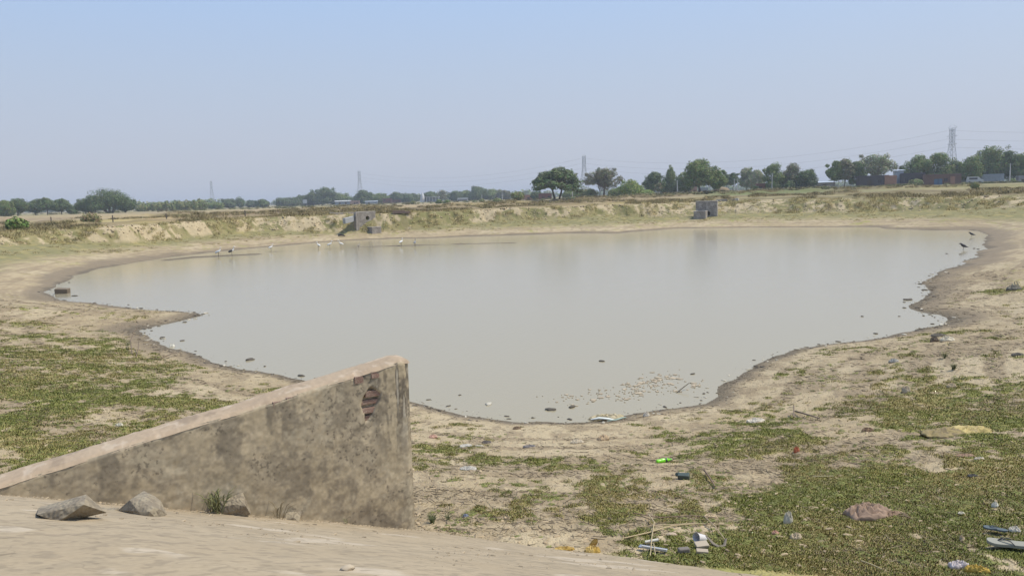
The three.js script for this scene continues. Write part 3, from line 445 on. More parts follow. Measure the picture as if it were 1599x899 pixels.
function tree(px, yTop, wPx, Z, kind, tone, label, o = {}) {
  const rnd = RNG(treeSeed += 97), b0 = atDepth(px, o.base ?? 300, Z), y0 = groundBase(b0.x, b0.z), H = Math.max(1.2, atDepth(px, yTop, Z).y - y0), R = wPx / FOCAL * Z / 2 * (kind === 'round' || kind === 'open' ? (px > 1180 ? 1.3 : 1.2) : 1);
  const t = thing(o.name ?? 'tree', label, o.category ?? 'tree', V(b0.x, y0, b0.z), 0, o.group), lobes = [], wood = [], tip = [];
  const trunkH = (o.trunk ?? (kind === 'round' ? .06 : .16)) * H * (kind === 'round' ? .72 : 1);
  if (kind === 'round' || kind === 'open') {
    const k = o.k ?? 13 + Math.floor(rnd() * 5), lr = Math.max(o.lobe ?? .46, kind === 'round' ? .36 : .25) * R;
    for (let i = 0; i < k; i++) { const a = i * 2.4 + rnd(), q = Math.sqrt((i + .4) / k), h = rnd(), r = lr * (.7 + .5 * rnd()), env = Math.sqrt(Math.max(.05, 1 - Math.pow(Math.max(0, h - .35) / .68, 2))); lobes.push([Math.cos(a) * q * (R - r) * env, Math.min(H - r * .8, lerp(trunkH + r * .5, H - r * .75, h)), Math.sin(a) * q * (R - r) * env, r]); }
    lobes.push([(rnd() - .5) * R * .4, H - lr * .78, 0, lr]); for (let i = 0; i < 6; i++) { const a = rnd() * 6.28, f = rnd(), r = lr * (.3 + .25 * rnd()), q = R * (.5 + .45 * Math.sqrt(1 - f * f)); lobes.push([Math.cos(a) * (q - r * .5), lerp(trunkH + r, H - r * .3, .3 + .7 * f), Math.sin(a) * (q - r * .5), r]); } if ((o.trunk ?? .06) < .3) for (let i = 0; i < 5; i++) { const a = i * 1.257 + rnd(), r = lr * .8; lobes.push([Math.cos(a) * (R - r) * .8, trunkH + r * .75 + rnd() * H * .1, Math.sin(a) * (R - r) * .8, r]); } lobes.push([-(R - lr * .8), lerp(trunkH, H, .4), 0, lr * .8], [R - lr * .8, lerp(trunkH, H, .38), 0, lr * .8]);
  } else if (kind === 'umbrella') {
    for (let i = 0; i < 46; i++) { const a = i * 2.4, q = Math.sqrt((i + .5) / 46), r = R * .19 * (.75 + .5 * rnd()); lobes.push([Math.cos(a) * q * (R - r * .8), lerp(H * .87, H * (.33 + .14 * rnd()), Math.pow(q, 3)) - (rnd() < .35 ? rnd() * H * .2 : 0), Math.sin(a) * q * (R - r * .8), r, .75]); }
  } else if (kind === 'slender') {
    const k = 7; for (let i = 0; i < k; i++) { const f = i / (k - 1), r = R * (.95 - .6 * f) * (.75 + .4 * rnd()); lobes.push([(rnd() - .5) * R * .7, lerp(trunkH + r, H - r * .7, f), (rnd() - .5) * R * .7, r, 1.2]); }
  } else if (kind === 'bush') { for (let i = 0; i < 7; i++) { const a = i * 2.4, r = R * (.42 + .2 * rnd()); lobes.push([Math.cos(a) * (R - r), Math.max(r * .5, (H - r) * (.35 + .6 * rnd())), Math.sin(a) * (R - r), r, Math.min(1, H / R)]); } lobes.push([0, H - R * .4, 0, R * .45, .9]); }
  const px1 = Z / 800, size = o.size ?? Math.max(.2, px1 * .62), area = lobes.reduce((s, l) => s + l[3] * l[3], 0) * 12.6, n = Math.round(clamp(area / (size * size) * (o.dense ?? .95), 250, 9000));
  if (o.limbs !== 0 && kind !== 'bush') {
    const stems = o.stems ?? 1, r0 = o.r0 ?? Math.max(.12, R * .055);
    for (let s = 0; s < stems; s++) {
      const f = stems > 1 ? (s / (stems - 1) - .5) * .8 : 0, foot = V(f * r0 * 3.2, -.2, (rnd() - .5) * r0), head = V(f * R * .5 + (rnd() - .5) * R * .12, trunkH * (1 + .2 * rnd()), (rnd() - .5) * R * .12);
      wood.push(limb(foot, head, r0, r0 * .72, rnd, .1));
      const near = lobes.slice().sort((a, b) => Math.hypot(a[0] - head.x, a[2] - head.z) - Math.hypot(b[0] - head.x, b[2] - head.z)), use = kind === 'open' ? 16 : kind === 'umbrella' ? 13 : 6;
      for (let i = 0; i < Math.min(use, near.length); i++) { const l = near[stems > 1 ? i : Math.floor(i * near.length / use)]; const end = V(l[0], l[1] + (kind === 'open' ? l[3] * .5 : 0), l[2]); wood.push(limb(head, end, r0 * .5, r0 * .16, rnd, .22)); if (kind === 'open') for (let q = 0; q < 3; q++) wood.push(limb(head.clone().lerp(end, .6), V(l[0] + (rnd() - .5) * l[3] * 1.9, l[1] + rnd() * l[3], l[2] + (rnd() - .5) * l[3] * 1.9), r0 * .22, r0 * .07, rnd, .2)); }
    }
    if (kind === 'slender') wood.push(limb(V(0, trunkH * .9, 0), V(0, H * .92, 0), r0 * .7, r0 * .2, rnd, .06));
    obj('trunk', wood, o.bark ?? barkMat, t);
  }
  obj('crown', crown(rnd, lobes, n, size, TONES[tone] ?? tone, o.vary, kind === 'umbrella' ? .5 : 0), leafMat, t);
  return t;
}
const G1 = 'distant trees along the left horizon', G2 = 'young trees in the far plantation row', G3 = 'trees round the distant village';
// left horizon
tree(6, 312, 24, 240, 'round', 'mid', 'tree cut by the left edge of the photo, its crown the lightest of that clump');
tree(24, 310, 30, 250, 'round', 'dark', 'dark round tree just inside the left edge, above the bright green bush', { trunk: .34 });
tree(52, 312, 28, 270, 'round', 'dark', 'leftmost tree of the flat-topped trio left of the great spreading tree', { trunk: .3 });
tree(70, 309, 30, 265, 'round', 'dark', 'middle and tallest tree of the flat-topped trio on the left horizon', { trunk: .32 });
tree(92, 311, 28, 270, 'round', 'dark', 'rightmost tree of the flat-topped trio on the left horizon', { trunk: .3 });
tree(109, 321, 18, 275, 'bush', 'dark', 'low dark shrubby tree filling the gap left of the great spreading tree', { name: 'shrub', category: 'shrub' });
tree(168, 294, 64, 260, 'round', 'dark', 'great dark spreading tree, the tallest crown on the left horizon', { trunk: .2, k: 18, lobe: .3, stems: 3, r0: .5 });
tree(130, 310, 30, 262, 'round', 'dark', 'low dark tree leaning on the left side of the great spreading tree', { trunk: .2 });
tree(145, 305, 28, 255, 'round', 'dark', 'dark tree shouldering the great spreading tree on its left', { trunk: .22 });
tree(193, 307, 28, 262, 'round', 'dark', 'dark tree on the right flank of the great spreading tree', { trunk: .2 });
for (let i = 0; i < 15; i++) tree(214 + i * 7.3, [321, 320, 318, 320, 317, 315, 313, 316, 312, 314, 316, 313, 312, 311, 315][i] + 1, [13, 12, 12, 12, 13, 13, 12, 12, 13, 12, 13, 12, 13, 14, 12][i], 330 + (i % 3) * 6, 'slender', 'olive', 'young slender pale green tree in the plantation row right of the great spreading tree', { name: 'plantation_tree', group: G2, trunk: .1, size: .34 });
tree(334, 315, 22, 400, 'round', 'mid', 'small tree beneath the leftmost, faintest pylon', {});
tree(354, 311, 22, 430, 'round', 'blue', 'round tree just right of the faintest pylon');
tree(373, 314, 16, 460, 'slender', 'dark', 'narrow pointed tree between the faintest pylon and a round tree');
tree(392, 313, 18, 470, 'round', 'blue', 'smaller of two rounded trees in the gap left of the signboard');
tree(408, 311, 20, 440, 'round', 'dark', 'larger dark dome of two rounded trees in the gap left of the signboard');
tree(447, 309, 36, 480, 'round', 'blue', 'pale hazy tree left of the white signboard');
tree(474, 305, 26, 500, 'round', 'dark', 'tree directly behind the white signboard');
tree(504, 292, 38, 490, 'round', 'dark', 'tallest humped tree of the grove between signboard and second pylon', { k: 14, lobe: .33 });
tree(488, 300, 28, 495, 'round', 'dark', 'tree on the left shoulder of the tallest humped tree');
tree(528, 302, 34, 500, 'round', 'mid', 'tree sloping away right of the tallest humped tree');
tree(546, 308, 16, 490, 'round', 'dark', 'little tree at the right end of the grove, near the second pylon');
tree(566, 297, 26, 480, 'round', 'dark', 'dark tree at the foot of the second pylon from the left');
tree(590, 302, 28, 500, 'round', 'mid', 'tree between the second pylon and the red village house');
tree(618, 301, 32, 510, 'round', 'dark', 'tree rising right behind the red village house');
tree(640, 303, 24, 505, 'round', 'dark', 'dark tree immediately left of the white temple spire');
tree(672, 299, 30, 520, 'round', 'dark', 'dark tree behind the white temple');
tree(690, 296, 16, 500, 'open', 'brown', 'half bare grey tree right of the white temple', { dense: .22 });
tree(712, 298, 24, 500, 'round', 'dark', 'tree over the left end of the gapped white wall');
tree(727, 297, 24, 505, 'round', 'mid', 'tree over the right end of the gapped white wall');
tree(746, 291, 30, 495, 'round', 'dark', 'highest tree between the gapped white wall and the lone acacia');
tree(768, 295, 30, 500, 'round', 'mid', 'tree right of the highest tree behind the gapped white wall');
tree(787, 297, 24, 490, 'round', 'brown', 'dull brownish tree near a thin pole left of the lone acacia');
tree(808, 299, 19, 210, 'round', 'olive', 'small dusty tree standing alone in the field left of the acacia', { trunk: .3 });
tree(684, 311, 11, 260, 'bush', 'mid', 'left one of two dark bushes in the field below the temple', { name: 'bush', category: 'bush' });
tree(697, 312, 12, 258, 'bush', 'mid', 'right one of two dark bushes in the field below the temple', { name: 'bush', category: 'bush' });
tree(644, 318, 8, 262, 'bush', 'olive', 'small field bush left of the pair below the temple', { name: 'bush', category: 'bush' });
tree(752, 314, 9, 240, 'bush', 'olive', 'low scrub bush in the field beneath the highest middle trees', { name: 'bush', category: 'bush' });
tree(776, 314, 14, 235, 'bush', 'olive', 'wide low scrub bush left of the small dusty field tree', { name: 'bush', category: 'bush' });
// middle
tree(870, 259.5, 84, 175, 'umbrella', 'dark', 'lone umbrella-shaped acacia with forked trunk in the field beyond the pond', { trunk: .28, stems: 2, r0: .26, size: .23, dense: .75, vary: .4 });
tree(838, 299, 18, 300, 'round', 'blue', 'small tree seen under the left edge of the acacia crown');
tree(893, 296, 28, 300, 'round', 'mid', 'tree seen under the right edge of the acacia crown');
tree(918, 294, 32, 250, 'bush', 'olive', 'low green thicket between acacia and the brownish tree', { name: 'thicket', category: 'bush' });
tree(942, 263, 54, 245, 'open', 'brown', 'brownish thin-leaved tree with two dark tops, right of the third pylon', { dense: .55, trunk: .3, lobe: .3, k: 16 });
tree(936, 262, 12, 247, 'slender', 'dark', 'dark narrow top poking out of the brownish thin-leaved tree', { trunk: .5 });
tree(985, 281, 36, 235, 'round', 'bright', 'bright green rounded tree right of the brownish tree', { trunk: .1 });
tree(965, 293, 34, 240, 'bush', 'mid', 'dark green bush at the left foot of the bright green tree', { name: 'bush', category: 'bush' });
tree(1008, 297, 30, 235, 'bush', 'bright', 'bright bush at the right foot of the bright green tree', { name: 'bush', category: 'bush' });
tree(1021, 269, 32, 240, 'open', 'dark', 'spiky dark tree with upright twigs beside the bright green tree', { dense: .6, trunk: .15 });
tree(1028, 285, 11, 200, 'round', 'brown', 'small round brown-headed tree on a pale stem before the dark trees', { trunk: .5, bark: barkPale });
tree(1048, 258, 15, 250, 'slender', 'mid', 'tall narrow tree left of the big spreading field-edge tree', { trunk: .45 });
tree(1044, 274, 34, 252, 'round', 'dark', 'dark bushy tree at the foot of the tall narrow tree', { trunk: .1 });
tree(1070, 270, 34, 250, 'round', 'dark', 'dark tree tucked against the left of the big spreading tree', { trunk: .1 });
tree(1093, 248, 56, 205, 'round', 'mid', 'big spreading green tree standing above the right-hand culvert', { trunk: .28, k: 22, lobe: .34, r0: .38, size: .25, dense: .75 });
tree(1122, 265, 26, 215, 'round', 'mid', 'tree merging with the right side of the big spreading tree', { trunk: .3 });
tree(1135, 272, 10, 250, 'round', 'dark', 'tiny dark tree in the gap right of the big spreading tree', { trunk: .5 });
tree(1145, 270, 17, 250, 'round', 'dark', 'dark mop-headed tree on a thin trunk beside two pale poles', { trunk: .5, lobe: .45 });
tree(1166, 262, 24, 265, 'round', 'pale', 'left one of two pale grey-green trees near the red house', { trunk: .2 });
tree(1181, 265, 24, 262, 'round', 'pale', 'right one of two pale grey-green trees near the red house', { trunk: .2 });
tree(1180, 290, 14, 225, 'bush', 'mid', 'round bush in front of the red house', { name: 'bush', category: 'bush' });
// right
tree(1208, 254, 30, 225, 'round', 'mid', 'leafy tree above the red house, left of a brownish one', { trunk: .1 });
tree(1236, 255, 32, 225, 'round', 'brown', 'brownish leafy tree over the red house roofs', { trunk: .12, dense: .8 });
tree(1259, 265, 30, 222, 'open', 'dark', 'dark ragged tree leaning right beside the orange hut', { trunk: .14, dense: .7, lobe: .4 });
tree(1233, 282, 18, 220, 'bush', 'dark', 'dark bush between red house and orange hut', { name: 'bush', category: 'bush' });
tree(1303, 251, 22, 220, 'round', 'mid', 'left lobe of the forked tree standing left of the brick shed', { trunk: .45 });
tree(1320, 248, 24, 220, 'round', 'brown', 'brownish forked tree standing left of the brick shed', { trunk: .42, dense: .65 });
tree(1337, 252, 24, 228, 'round', 'dark', 'dark tree squeezed between the forked tree and the pale tree', { trunk: .15 });
tree(1366, 241, 56, 232, 'open', 'pale', 'pale sparse tree with fan of bare grey branches over the brick shed', { dense: .42, trunk: .3, lobe: .26, k: 18, bark: barkPale });
tree(1409, 258, 12, 240, 'round', 'dark', 'small dark tree behind the pale blue shed', { trunk: .4 });
tree(1434, 241, 40, 226, 'round', 'mid', 'broad tree over the long dark house, left of the tallest pylon', { trunk: .08, k: 18, lobe: .38 });
tree(1466, 238, 40, 226, 'round', 'mid', 'broad tree in front of the tallest pylon', { trunk: .08, k: 18, lobe: .38 });
tree(1494, 250, 26, 230, 'round', 'dark', 'darker lower tree between the tallest pylon and the twin white tanks', { trunk: .2 });
tree(1516, 243, 30, 222, 'round', 'mid', 'tree below the twin white tanks, left half of the right-hand grove', { trunk: .2 });
tree(1536, 236, 34, 240, 'round', 'mid', 'leaning dark-trunked tree in front of the pale blue wall', { trunk: .3 });
tree(1550, 227, 48, 228, 'round', 'mid', 'highest tree of the right-hand grove, right of the white tanks', { trunk: .12, k: 20, lobe: .36 });
tree(1576, 236, 36, 226, 'round', 'dark', 'dark tree behind the pale pole near the right edge', { trunk: .25 });
tree(1599, 238, 36, 224, 'round', 'mid', 'tree cut off by the right edge of the photo', { trunk: .25 });
tree(1430, 279, 22, 215, 'bush', 'olive', 'pale green bush in front of the long dark house', { name: 'bush', category: 'bush' });
tree(1580, 281, 12, 218, 'bush', 'mid', 'low green bush at the foot of the pale pole near the right edge', { name: 'bush', category: 'bush' });
// near the bank, left
{ tree(20, 341.5, 34, 70.5, 'bush', [.15, .21, .05], 'bright green leafy bush on the bank at the far left', { name: 'bush', category: 'bush', size: .13, dense: .9 }); }
tree(137, 331, 32, 96, 'bush', [.2, .18, .075], 'dry yellowish bush on the field behind the left bank', { name: 'bush', category: 'bush', size: .1, dense: .35 });
tree(1523, 301, 14, 130, 'bush', 'olive', 'small tuft of green scrub on the right-hand terrace', { name: 'bush', category: 'bush', size: .13 });
// far tree line, melted into the haze
{
  const rnd = RNG(5), geo = [0, 1, 2].map((k) => crown(RNG(k + 40), [[0, 3, 0, 3.6], [-3, 2.5, 0, 2.7], [3, 2.6, 0, 2.8], [1, 5, 0, 2.2]], 160, .95, TONES.mid)), n = 560, m = new THREE.Matrix4();
  const im = new THREE.InstancedMesh(geo[0], leafMat, n);
  for (let i = 0; i < n; i++) { const a = lerp(-.72, .72, rnd()), r = 760 + 900 * rnd(), x = r * Math.sin(a), z = -r * Math.cos(a), s = .8 + .6 * rnd(); m.compose(V(x, groundBase(x, z) - .3, z), new THREE.Quaternion().setFromEuler(new THREE.Euler(0, rnd() * 6, 0)), V(s * 1.3, s, s * 1.3)); im.setMatrixAt(i, m); }
  im.name = 'distant_treeline'; im.castShadow = im.receiveShadow = true; scene.add(im); stuff(im, 'faint hazy line of trees along the whole horizon', 'trees');
}
// scrub along the far field edge
{
  const rnd = RNG(8), geo = crown(RNG(61), [[0, .35, 0, .6, .7], [.4, .3, .2, .45, .7], [-.4, .28, -.1, .5, .7]], 90, .13, [.105, .125, .045]), list = [];
  for (let i = 0; i < 900; i++) { const px = lerp(890, 1290, rnd()), Z = lerp(178, 225, rnd()), p = atDepth(px, 300, Z); if (fbm(px * .05, Z * .08, 3) > .46) list.push([p.x, p.z, .5 + .9 * rnd()]); }
  for (let i = 0; i < 420; i++) { const px = lerp(1280, 1640, rnd()), Z = lerp(205, 222, rnd()), p = atDepth(px, 290, Z); if (fbm(px * .05, Z * .1, 3) > .45) list.push([p.x, p.z, .4 + .6 * rnd()]); }
  for (let i = 0; i < 500; i++) { const px = lerp(0, 890, rnd()), Z = lerp(235, 420, rnd()), p = atDepth(px, 320, Z); if (fbm(px * .03, Z * .05, 3) > .5) list.push([p.x, p.z, .5 + .6 * rnd()]); }
  const im = new THREE.InstancedMesh(geo, leafMat, list.length), m = new THREE.Matrix4(), c = new THREE.Color();
  list.forEach(([x, z, s], i) => { m.compose(V(x, groundBase(x, z) - .05, z), new THREE.Quaternion().setFromEuler(new THREE.Euler(0, rnd() * 6, 0)), V(s * 1.5, s, s * 1.5)); im.setMatrixAt(i, m); const k = .7 + .7 * rnd(); im.setColorAt(i, c.setRGB(k * (.9 + .5 * rnd()), k, k * .9)); });
  im.name = 'field_scrub'; scene.add(im); im.castShadow = im.receiveShadow = true; stuff(im, 'low weedy scrub along the far edge of the fields', 'scrub');
}

// ---------------------------------------------------------------- pylons and their wires
const steel = std(.42, .44, .46, .6);  // lightened steel: distance haze is put into the colour
function pylon(px, yTop, Z, w0, w1, arms, label, thick, turn = 0) { thick *= .72;
  const b = atDepth(px, 300, Z), y0 = groundBase(b.x, b.z), H = atDepth(px, yTop, Z).y - y0, t = thing('pylon', label, 'pylon', V(b.x, y0, b.z), turn);
  const wAt = (y) => lerp(w0, w1, Math.min(1, y / (H * .72))) / 2, cor = (k, y) => { const w = wAt(y); return V((k === 0 || k === 3 ? -1 : 1) * w, y, (k < 2 ? -1 : 1) * w); };
  for (let k = 0; k < 4; k++) obj('leg', [bar(cor(k, 0), cor(k, H * .72), thick), bar(cor(k, H * .72), cor(k, H * .985), thick)], steel, t);
  const br = []; let y = H * .05; while (y < H * .95) { const h = Math.max(1.4, wAt(y) * 1.9), y1 = Math.min(H * .97, y + h); for (let k = 0; k < 4; k++) { const q = (k + 1) % 4; br.push(bar(cor(k, y), cor(q, y1), thick * .5), bar(cor(q, y), cor(k, y1), thick * .5), bar(cor(k, y1), cor(q, y1), thick * .55)); } y = y1; }
  obj('bracing', br, steel, t);
  const ends = []; for (const [f, L] of arms) { const yy = H * f, w = w1 / 2; for (const s of [-1, 1]) { obj('crossarm', [bar(V(-w, yy, s * w), V(0, yy + .2, s * L), thick * .6), bar(V(w, yy, s * w), V(0, yy + .2, s * L), thick * .6), bar(V(0, yy + 1.6, s * w), V(0, yy + .2, s * L), thick * .6)], steel, t); ends.push(V(0, yy - 1, s * L).applyAxisAngle(V(0, 1, 0), turn).add(t.position)); } }
  return ends;
}
const arms = [[.97, 4], [.85, 5], [.73, 4.6]];
const e4 = pylon(1485, 199, 430, 6.2, 1.9, [[.99, 3.6], [.84, 4.2], [.70, 4]], 'tallest and nearest steel lattice pylon, above the right-hand trees', .26, .1);
const e3 = pylon(913, 242, 560, 6, 2.0, arms, 'grey lattice pylon between the lone acacia and the brownish tree', .24, .15);
const e2 = pylon(562, 266, 760, 6, 1.9, arms, 'faint lattice pylon over the village trees at centre left', .26, .5);
const e1 = pylon(330, 282, 980, 6, 1.9, arms, 'faintest, leftmost pylon almost lost in the haze', .28, .6);
function wire(a, b, sag, label) { const pts = []; for (let i = 0; i <= 24; i++) { const f = i / 24, p = a.clone().lerp(b, f); p.y -= sag * 4 * f * (1 - f); pts.push(p); } tag(obj('power_line', sweep(pts, pts.map(() => .036), 4), std(.22, .23, .25, .6)), label, 'cable', 'power lines strung between pylons'); }
for (const k of [0, 2, 4]) { const w = ['topmost', 'middle', 'lowest'][k / 2]; wire(e3[k], e4[k], 9, w + ' thin power line sagging between the nearest pylon and the pylon by the acacia'); wire(e2[k], e3[k], 9, w + ' thin power line sagging from the pylon by the acacia to the next one left'); wire(e4[k], e4[k].clone().add(V(330, 6, 90)), 9, w + ' thin power line running right from the nearest pylon out of the photo'); }

// ---------------------------------------------------------------- village
function wallWithHoles(w, h, holes, t) { const s = new THREE.Shape([new THREE.Vector2(-w / 2, 0), new THREE.Vector2(w / 2, 0), new THREE.Vector2(w / 2, h), new THREE.Vector2(-w / 2, h)]); for (const [x, y, a, b] of holes) s.holes.push(new THREE.Path([new THREE.Vector2(x, y), new THREE.Vector2(x, y + b), new THREE.Vector2(x + a, y + b), new THREE.Vector2(x + a, y)])); return new THREE.ExtrudeGeometry(s, { depth: t, bevelEnabled: false }); }
const MT = { red: std(.185, .085, .068), brick: std(.27, .15, .10), dark: std(.085, .075, .075), orange: std(.37, .205, .135), pink: std(.40, .27, .225), white: std(.58, .585, .58), blue: std(.08, .16, .27, .6), pale: std(.30, .345, .395), grey: std(.3, .3, .31), brown: std(.17, .10, .075), thatch: std(.25, .19, .11), wood: std(.10, .075, .055), sheet: std(.45, .5, .56, .5) };
const dimMat = std(.03, .028, .03), plasterTex = tex(128, 128, (u, v) => { const n = .8 + .35 * fbm(u * 12, v * 12, 4) - .1; return [n, n, n]; }, false, [.25, .25]);
for (const k of Object.keys(MT)) { const m = MT[k]; m.map = plasterTex; }
function house(x0, x1, yTop, Z, wallM, label, o = {}) {
  const xm = (x0 + x1) / 2, b = atDepth(xm, 300, Z), y0 = groundBase(b.x, b.z) - .1, H = Math.max(1.4, atDepth(xm, yTop, Z).y - y0), W = (x1 - x0) / FOCAL * Z, D = o.depth ?? Math.min(8, Math.max(3, W * .6));
  const t = thing(o.name ?? 'house', label, o.category ?? 'house', V(b.x, y0, b.z), o.turn ?? Math.atan2(-b.x, -b.z) * .6), holes = [], doors = o.doors ?? [0], wins = o.windows ?? [];
  for (const f of doors) holes.push([f * W - .5, .02, 1.0, Math.min(2.1, H * .7)]); for (const [f, g] of wins) holes.push([f * W - .45, g * H, .9, Math.min(1, H * .35)]);
  obj('wall', [T(wallWithHoles(W, H, holes, .25), 0, 0, D / 2 - .25), box(.25, H, D - .25, -W / 2 + .125, H / 2, -.125), box(.25, H, D - .25, W / 2 - .125, H / 2, -.125), box(W - .5, H, .25, 0, H / 2, -D / 2 + .125)], wallM, t);
  holes.forEach(([x, y, w, h], i) => { if (i < doors.length) obj('door', [box(w - .04, h - .03, .05, x + w / 2, y + h / 2, D / 2 - .18), box(.06, h, .07, x + .03, y + h / 2, D / 2 - .13), box(.06, h, .07, x + w - .03, y + h / 2, D / 2 - .13)], o.doorM ?? MT.wood, t); else { const f = obj('window', [box(w, .06, .08, x + w / 2, y + .03, D / 2 - .1), box(w, .06, .08, x + w / 2, y + h - .03, D / 2 - .1), box(.05, h - .12, .06, x + w / 2, y + h / 2, D / 2 - .1)], MT.wood, t); obj('pane', box(w - .02, h - .12, .02, x + w / 2, y + h / 2, D / 2 - .16), std(.03, .035, .045, .2), f); } });
  if (o.slope) { const s = new THREE.Shape([[-W / 2 - .4, 0], [W / 2 + .4, 0], [W / 2 + .4, .12], [-W / 2 - .4, .12]].map(([a, c]) => new THREE.Vector2(a, c))); const g = new THREE.ExtrudeGeometry(s, { depth: D + .9, bevelEnabled: false }); obj('roof', T(g, 0, H + .28, -D / 2 - .45, .07), o.roofM ?? MT.sheet, t); }
  else obj('roof', [box(W + .3, .16, D + .3, 0, H + .08, 0), box(W, .35, .2, 0, H + .33, D / 2 - .1), box(.2, .35, D - .2, -W / 2 + .1, H + .33, -.1), box(.2, .35, D - .2, W / 2 - .1, H + .33, -.1)], o.roofM ?? wallM, t);
  return t;
}
house(523, 546, 314, 470, MT.pale, 'low house with pale green roof right of the white signboard', { slope: 1, roofM: MT.white, doors: [-.2, .2] });
house(546, 560, 314.5, 465, MT.pink, 'pinkish brick house under the second pylon', { windows: [[.25, .4]] });
house(570, 588, 316, 468, MT.pale, 'long low blue-grey shed left of the red village house', { slope: 1, doors: [-.2] });
house(597, 611, 311, 470, MT.red, 'two-storey red village house left of the temple', { doors: [.2], windows: [[-.3, .62], [.25, .62]] });
house(612, 625, 313, 474, MT.brown, 'brown house joined to the right of the red village house', { doors: [0], windows: [[.3, .5]] });
house(714, 730, 313.5, 450, MT.white, 'low white wall pierced by dark gaps right of the temple', { name: 'pierced_wall', category: 'wall', doors: [-.38, -.2, -.02, .16, .34], doorM: MT.dark, depth: 2.2 });
house(816, 831, 306, 330, MT.orange, 'small orange brick house left of the acacia', { doors: [.1] });
house(841, 861, 304, 290, MT.red, 'dark red brick house seen beneath the acacia crown', { doors: [-.15], windows: [[.3, .4]] });
house(1079, 1088, 294, 250, MT.pink, 'pink hut left of the big spreading tree trunk', { doors: [.1] });
house(1095, 1105, 295, 255, MT.pale, 'pale blue hut right of the big spreading tree trunk', { doors: [0] });
house(1182, 1200, 289, 235, MT.red, 'red brick house with white top behind a round bush', { doors: [.2], windows: [[-.2, .45]] });
house(1200, 1221, 284, 240, MT.red, 'taller red house at the corner of the red row', { doors: [-.1, .3], windows: [[-.35, .5]], roofM: MT.white });
house(1239, 1257, 284, 232, MT.orange, 'orange mud hut beside the dark ragged tree', { doors: [-.2], slope: 1, roofM: MT.thatch });
house(1262, 1301, 285, 245, MT.grey, 'long low grey-blue walled house between orange hut and forked tree', { doors: [.1], slope: 1, windows: [[-.3, .35]] });
house(1341, 1384, 277, 215, MT.dark, 'dark brick shed beneath the pale sparse tree', { doors: [-.15], windows: [[.2, .4]] });
house(1381, 1398, 277, 213, MT.orange, 'sunlit orange end building joined to the dark brick shed', { doors: [], windows: [] });
house(1397, 1409, 267, 222, MT.sheet, 'pale blue sheet metal shed right of the orange end building', { doors: [0], doorM: MT.pale, slope: 1 });
house(1409, 1441, 273, 218, MT.dark, 'long dark house under the broad tree left of the tallest pylon', { doors: [.2], windows: [[-.3, .4], [-.05, .4]] });
house(1441, 1494, 275, 216, MT.brown, 'brown house with blue double gate and orange doorway', { doors: [-.15, -.04], doorM: MT.blue, windows: [[.1, .4]] });
house(1505, 1562, 275, 225, MT.pale, 'long pale blue wall showing between the right-hand tree trunks', { name: 'boundary_wall', category: 'wall', doors: [], depth: 2.5 });
house(1590, 1606, 277, 220, MT.grey, 'grey building cut by the right edge under the trees', { doors: [-.1] });
{ const t = scene.children.find((o) => o.userData.label?.startsWith('brown house with blue')); const W = 53 / FOCAL * 216; obj('orange_doorway', [box(1.1, 2.2, .1, W * .28, 1.1, Math.min(8, W * .6) / 2 + .06)], MT.orange, t); }
{ // temple: tapering white spire on a low hall
  const b = atDepth(662, 316, 460), y0 = groundBase(b.x, b.z), t = thing('temple', 'white village temple with a tapering spire and low open hall', 'temple', V(b.x, y0, b.z)), H = atDepth(660, 300, 460).y - y0;
  obj('spire', [T(new THREE.LatheGeometry([[1.35, 0], [1.35, H * .34], [1.25, H * .36], [1.2, H * .5], [.95, H * .68], [.55, H * .86], [.2, H * .93], [.28, H * .95], [.1, H * .97], [.02, H * 1.02]].map(([r, y]) => new THREE.Vector2(r, y)), 8), -.8, 0, 0)], MT.white, t);
  obj('hall_roof', box(8, .3, 4, 5, H * .5, 0), MT.white, t); for (let k = 0; k < 5; k++) obj('column', box(.35, H * .48, .35, 1.6 + k * 1.75, H * .24, 1.6), MT.white, t); obj('hall_wall', box(7.6, H * .48, .25, 5, H * .24, -1.8), MT.pale, t);
}
{ // signboard on two posts
  const b = atDepth(476, 322, 440), y0 = groundBase(b.x, b.z), t = thing('signboard', 'blank white signboard on two posts before the left village trees', 'sign', V(b.x, y0, b.z)), top = atDepth(476, 311.5, 440).y - y0;
  obj('board', box(2.3, top * .62, .12, 0, top * .69, 0), MT.white, t); for (const s of [-.9, .9]) obj('post', box(.14, top * .4, .14, s, top * .2, -.14), MT.grey, t);
}
{ // pillared shrine
  const b = atDepth(1114, 298, 235), y0 = groundBase(b.x, b.z), t = thing('shelter', 'small white pillared shelter right of the big spreading tree', 'shelter', V(b.x, y0, b.z));
  for (const [x, z] of [[-.8, .7], [0, .7], [.8, .7], [-.8, -.7], [.8, -.7]]) obj('pillar', T(new THREE.CylinderGeometry(.09, .11, 2.1, 8), x, 1.05, z), MT.white, t); obj('roof', box(2.1, .16, 1.8, 0, 2.18, 0), MT.white, t); obj('plinth', box(2.3, .2, 2, 0, .1, 0), MT.grey, t);
}
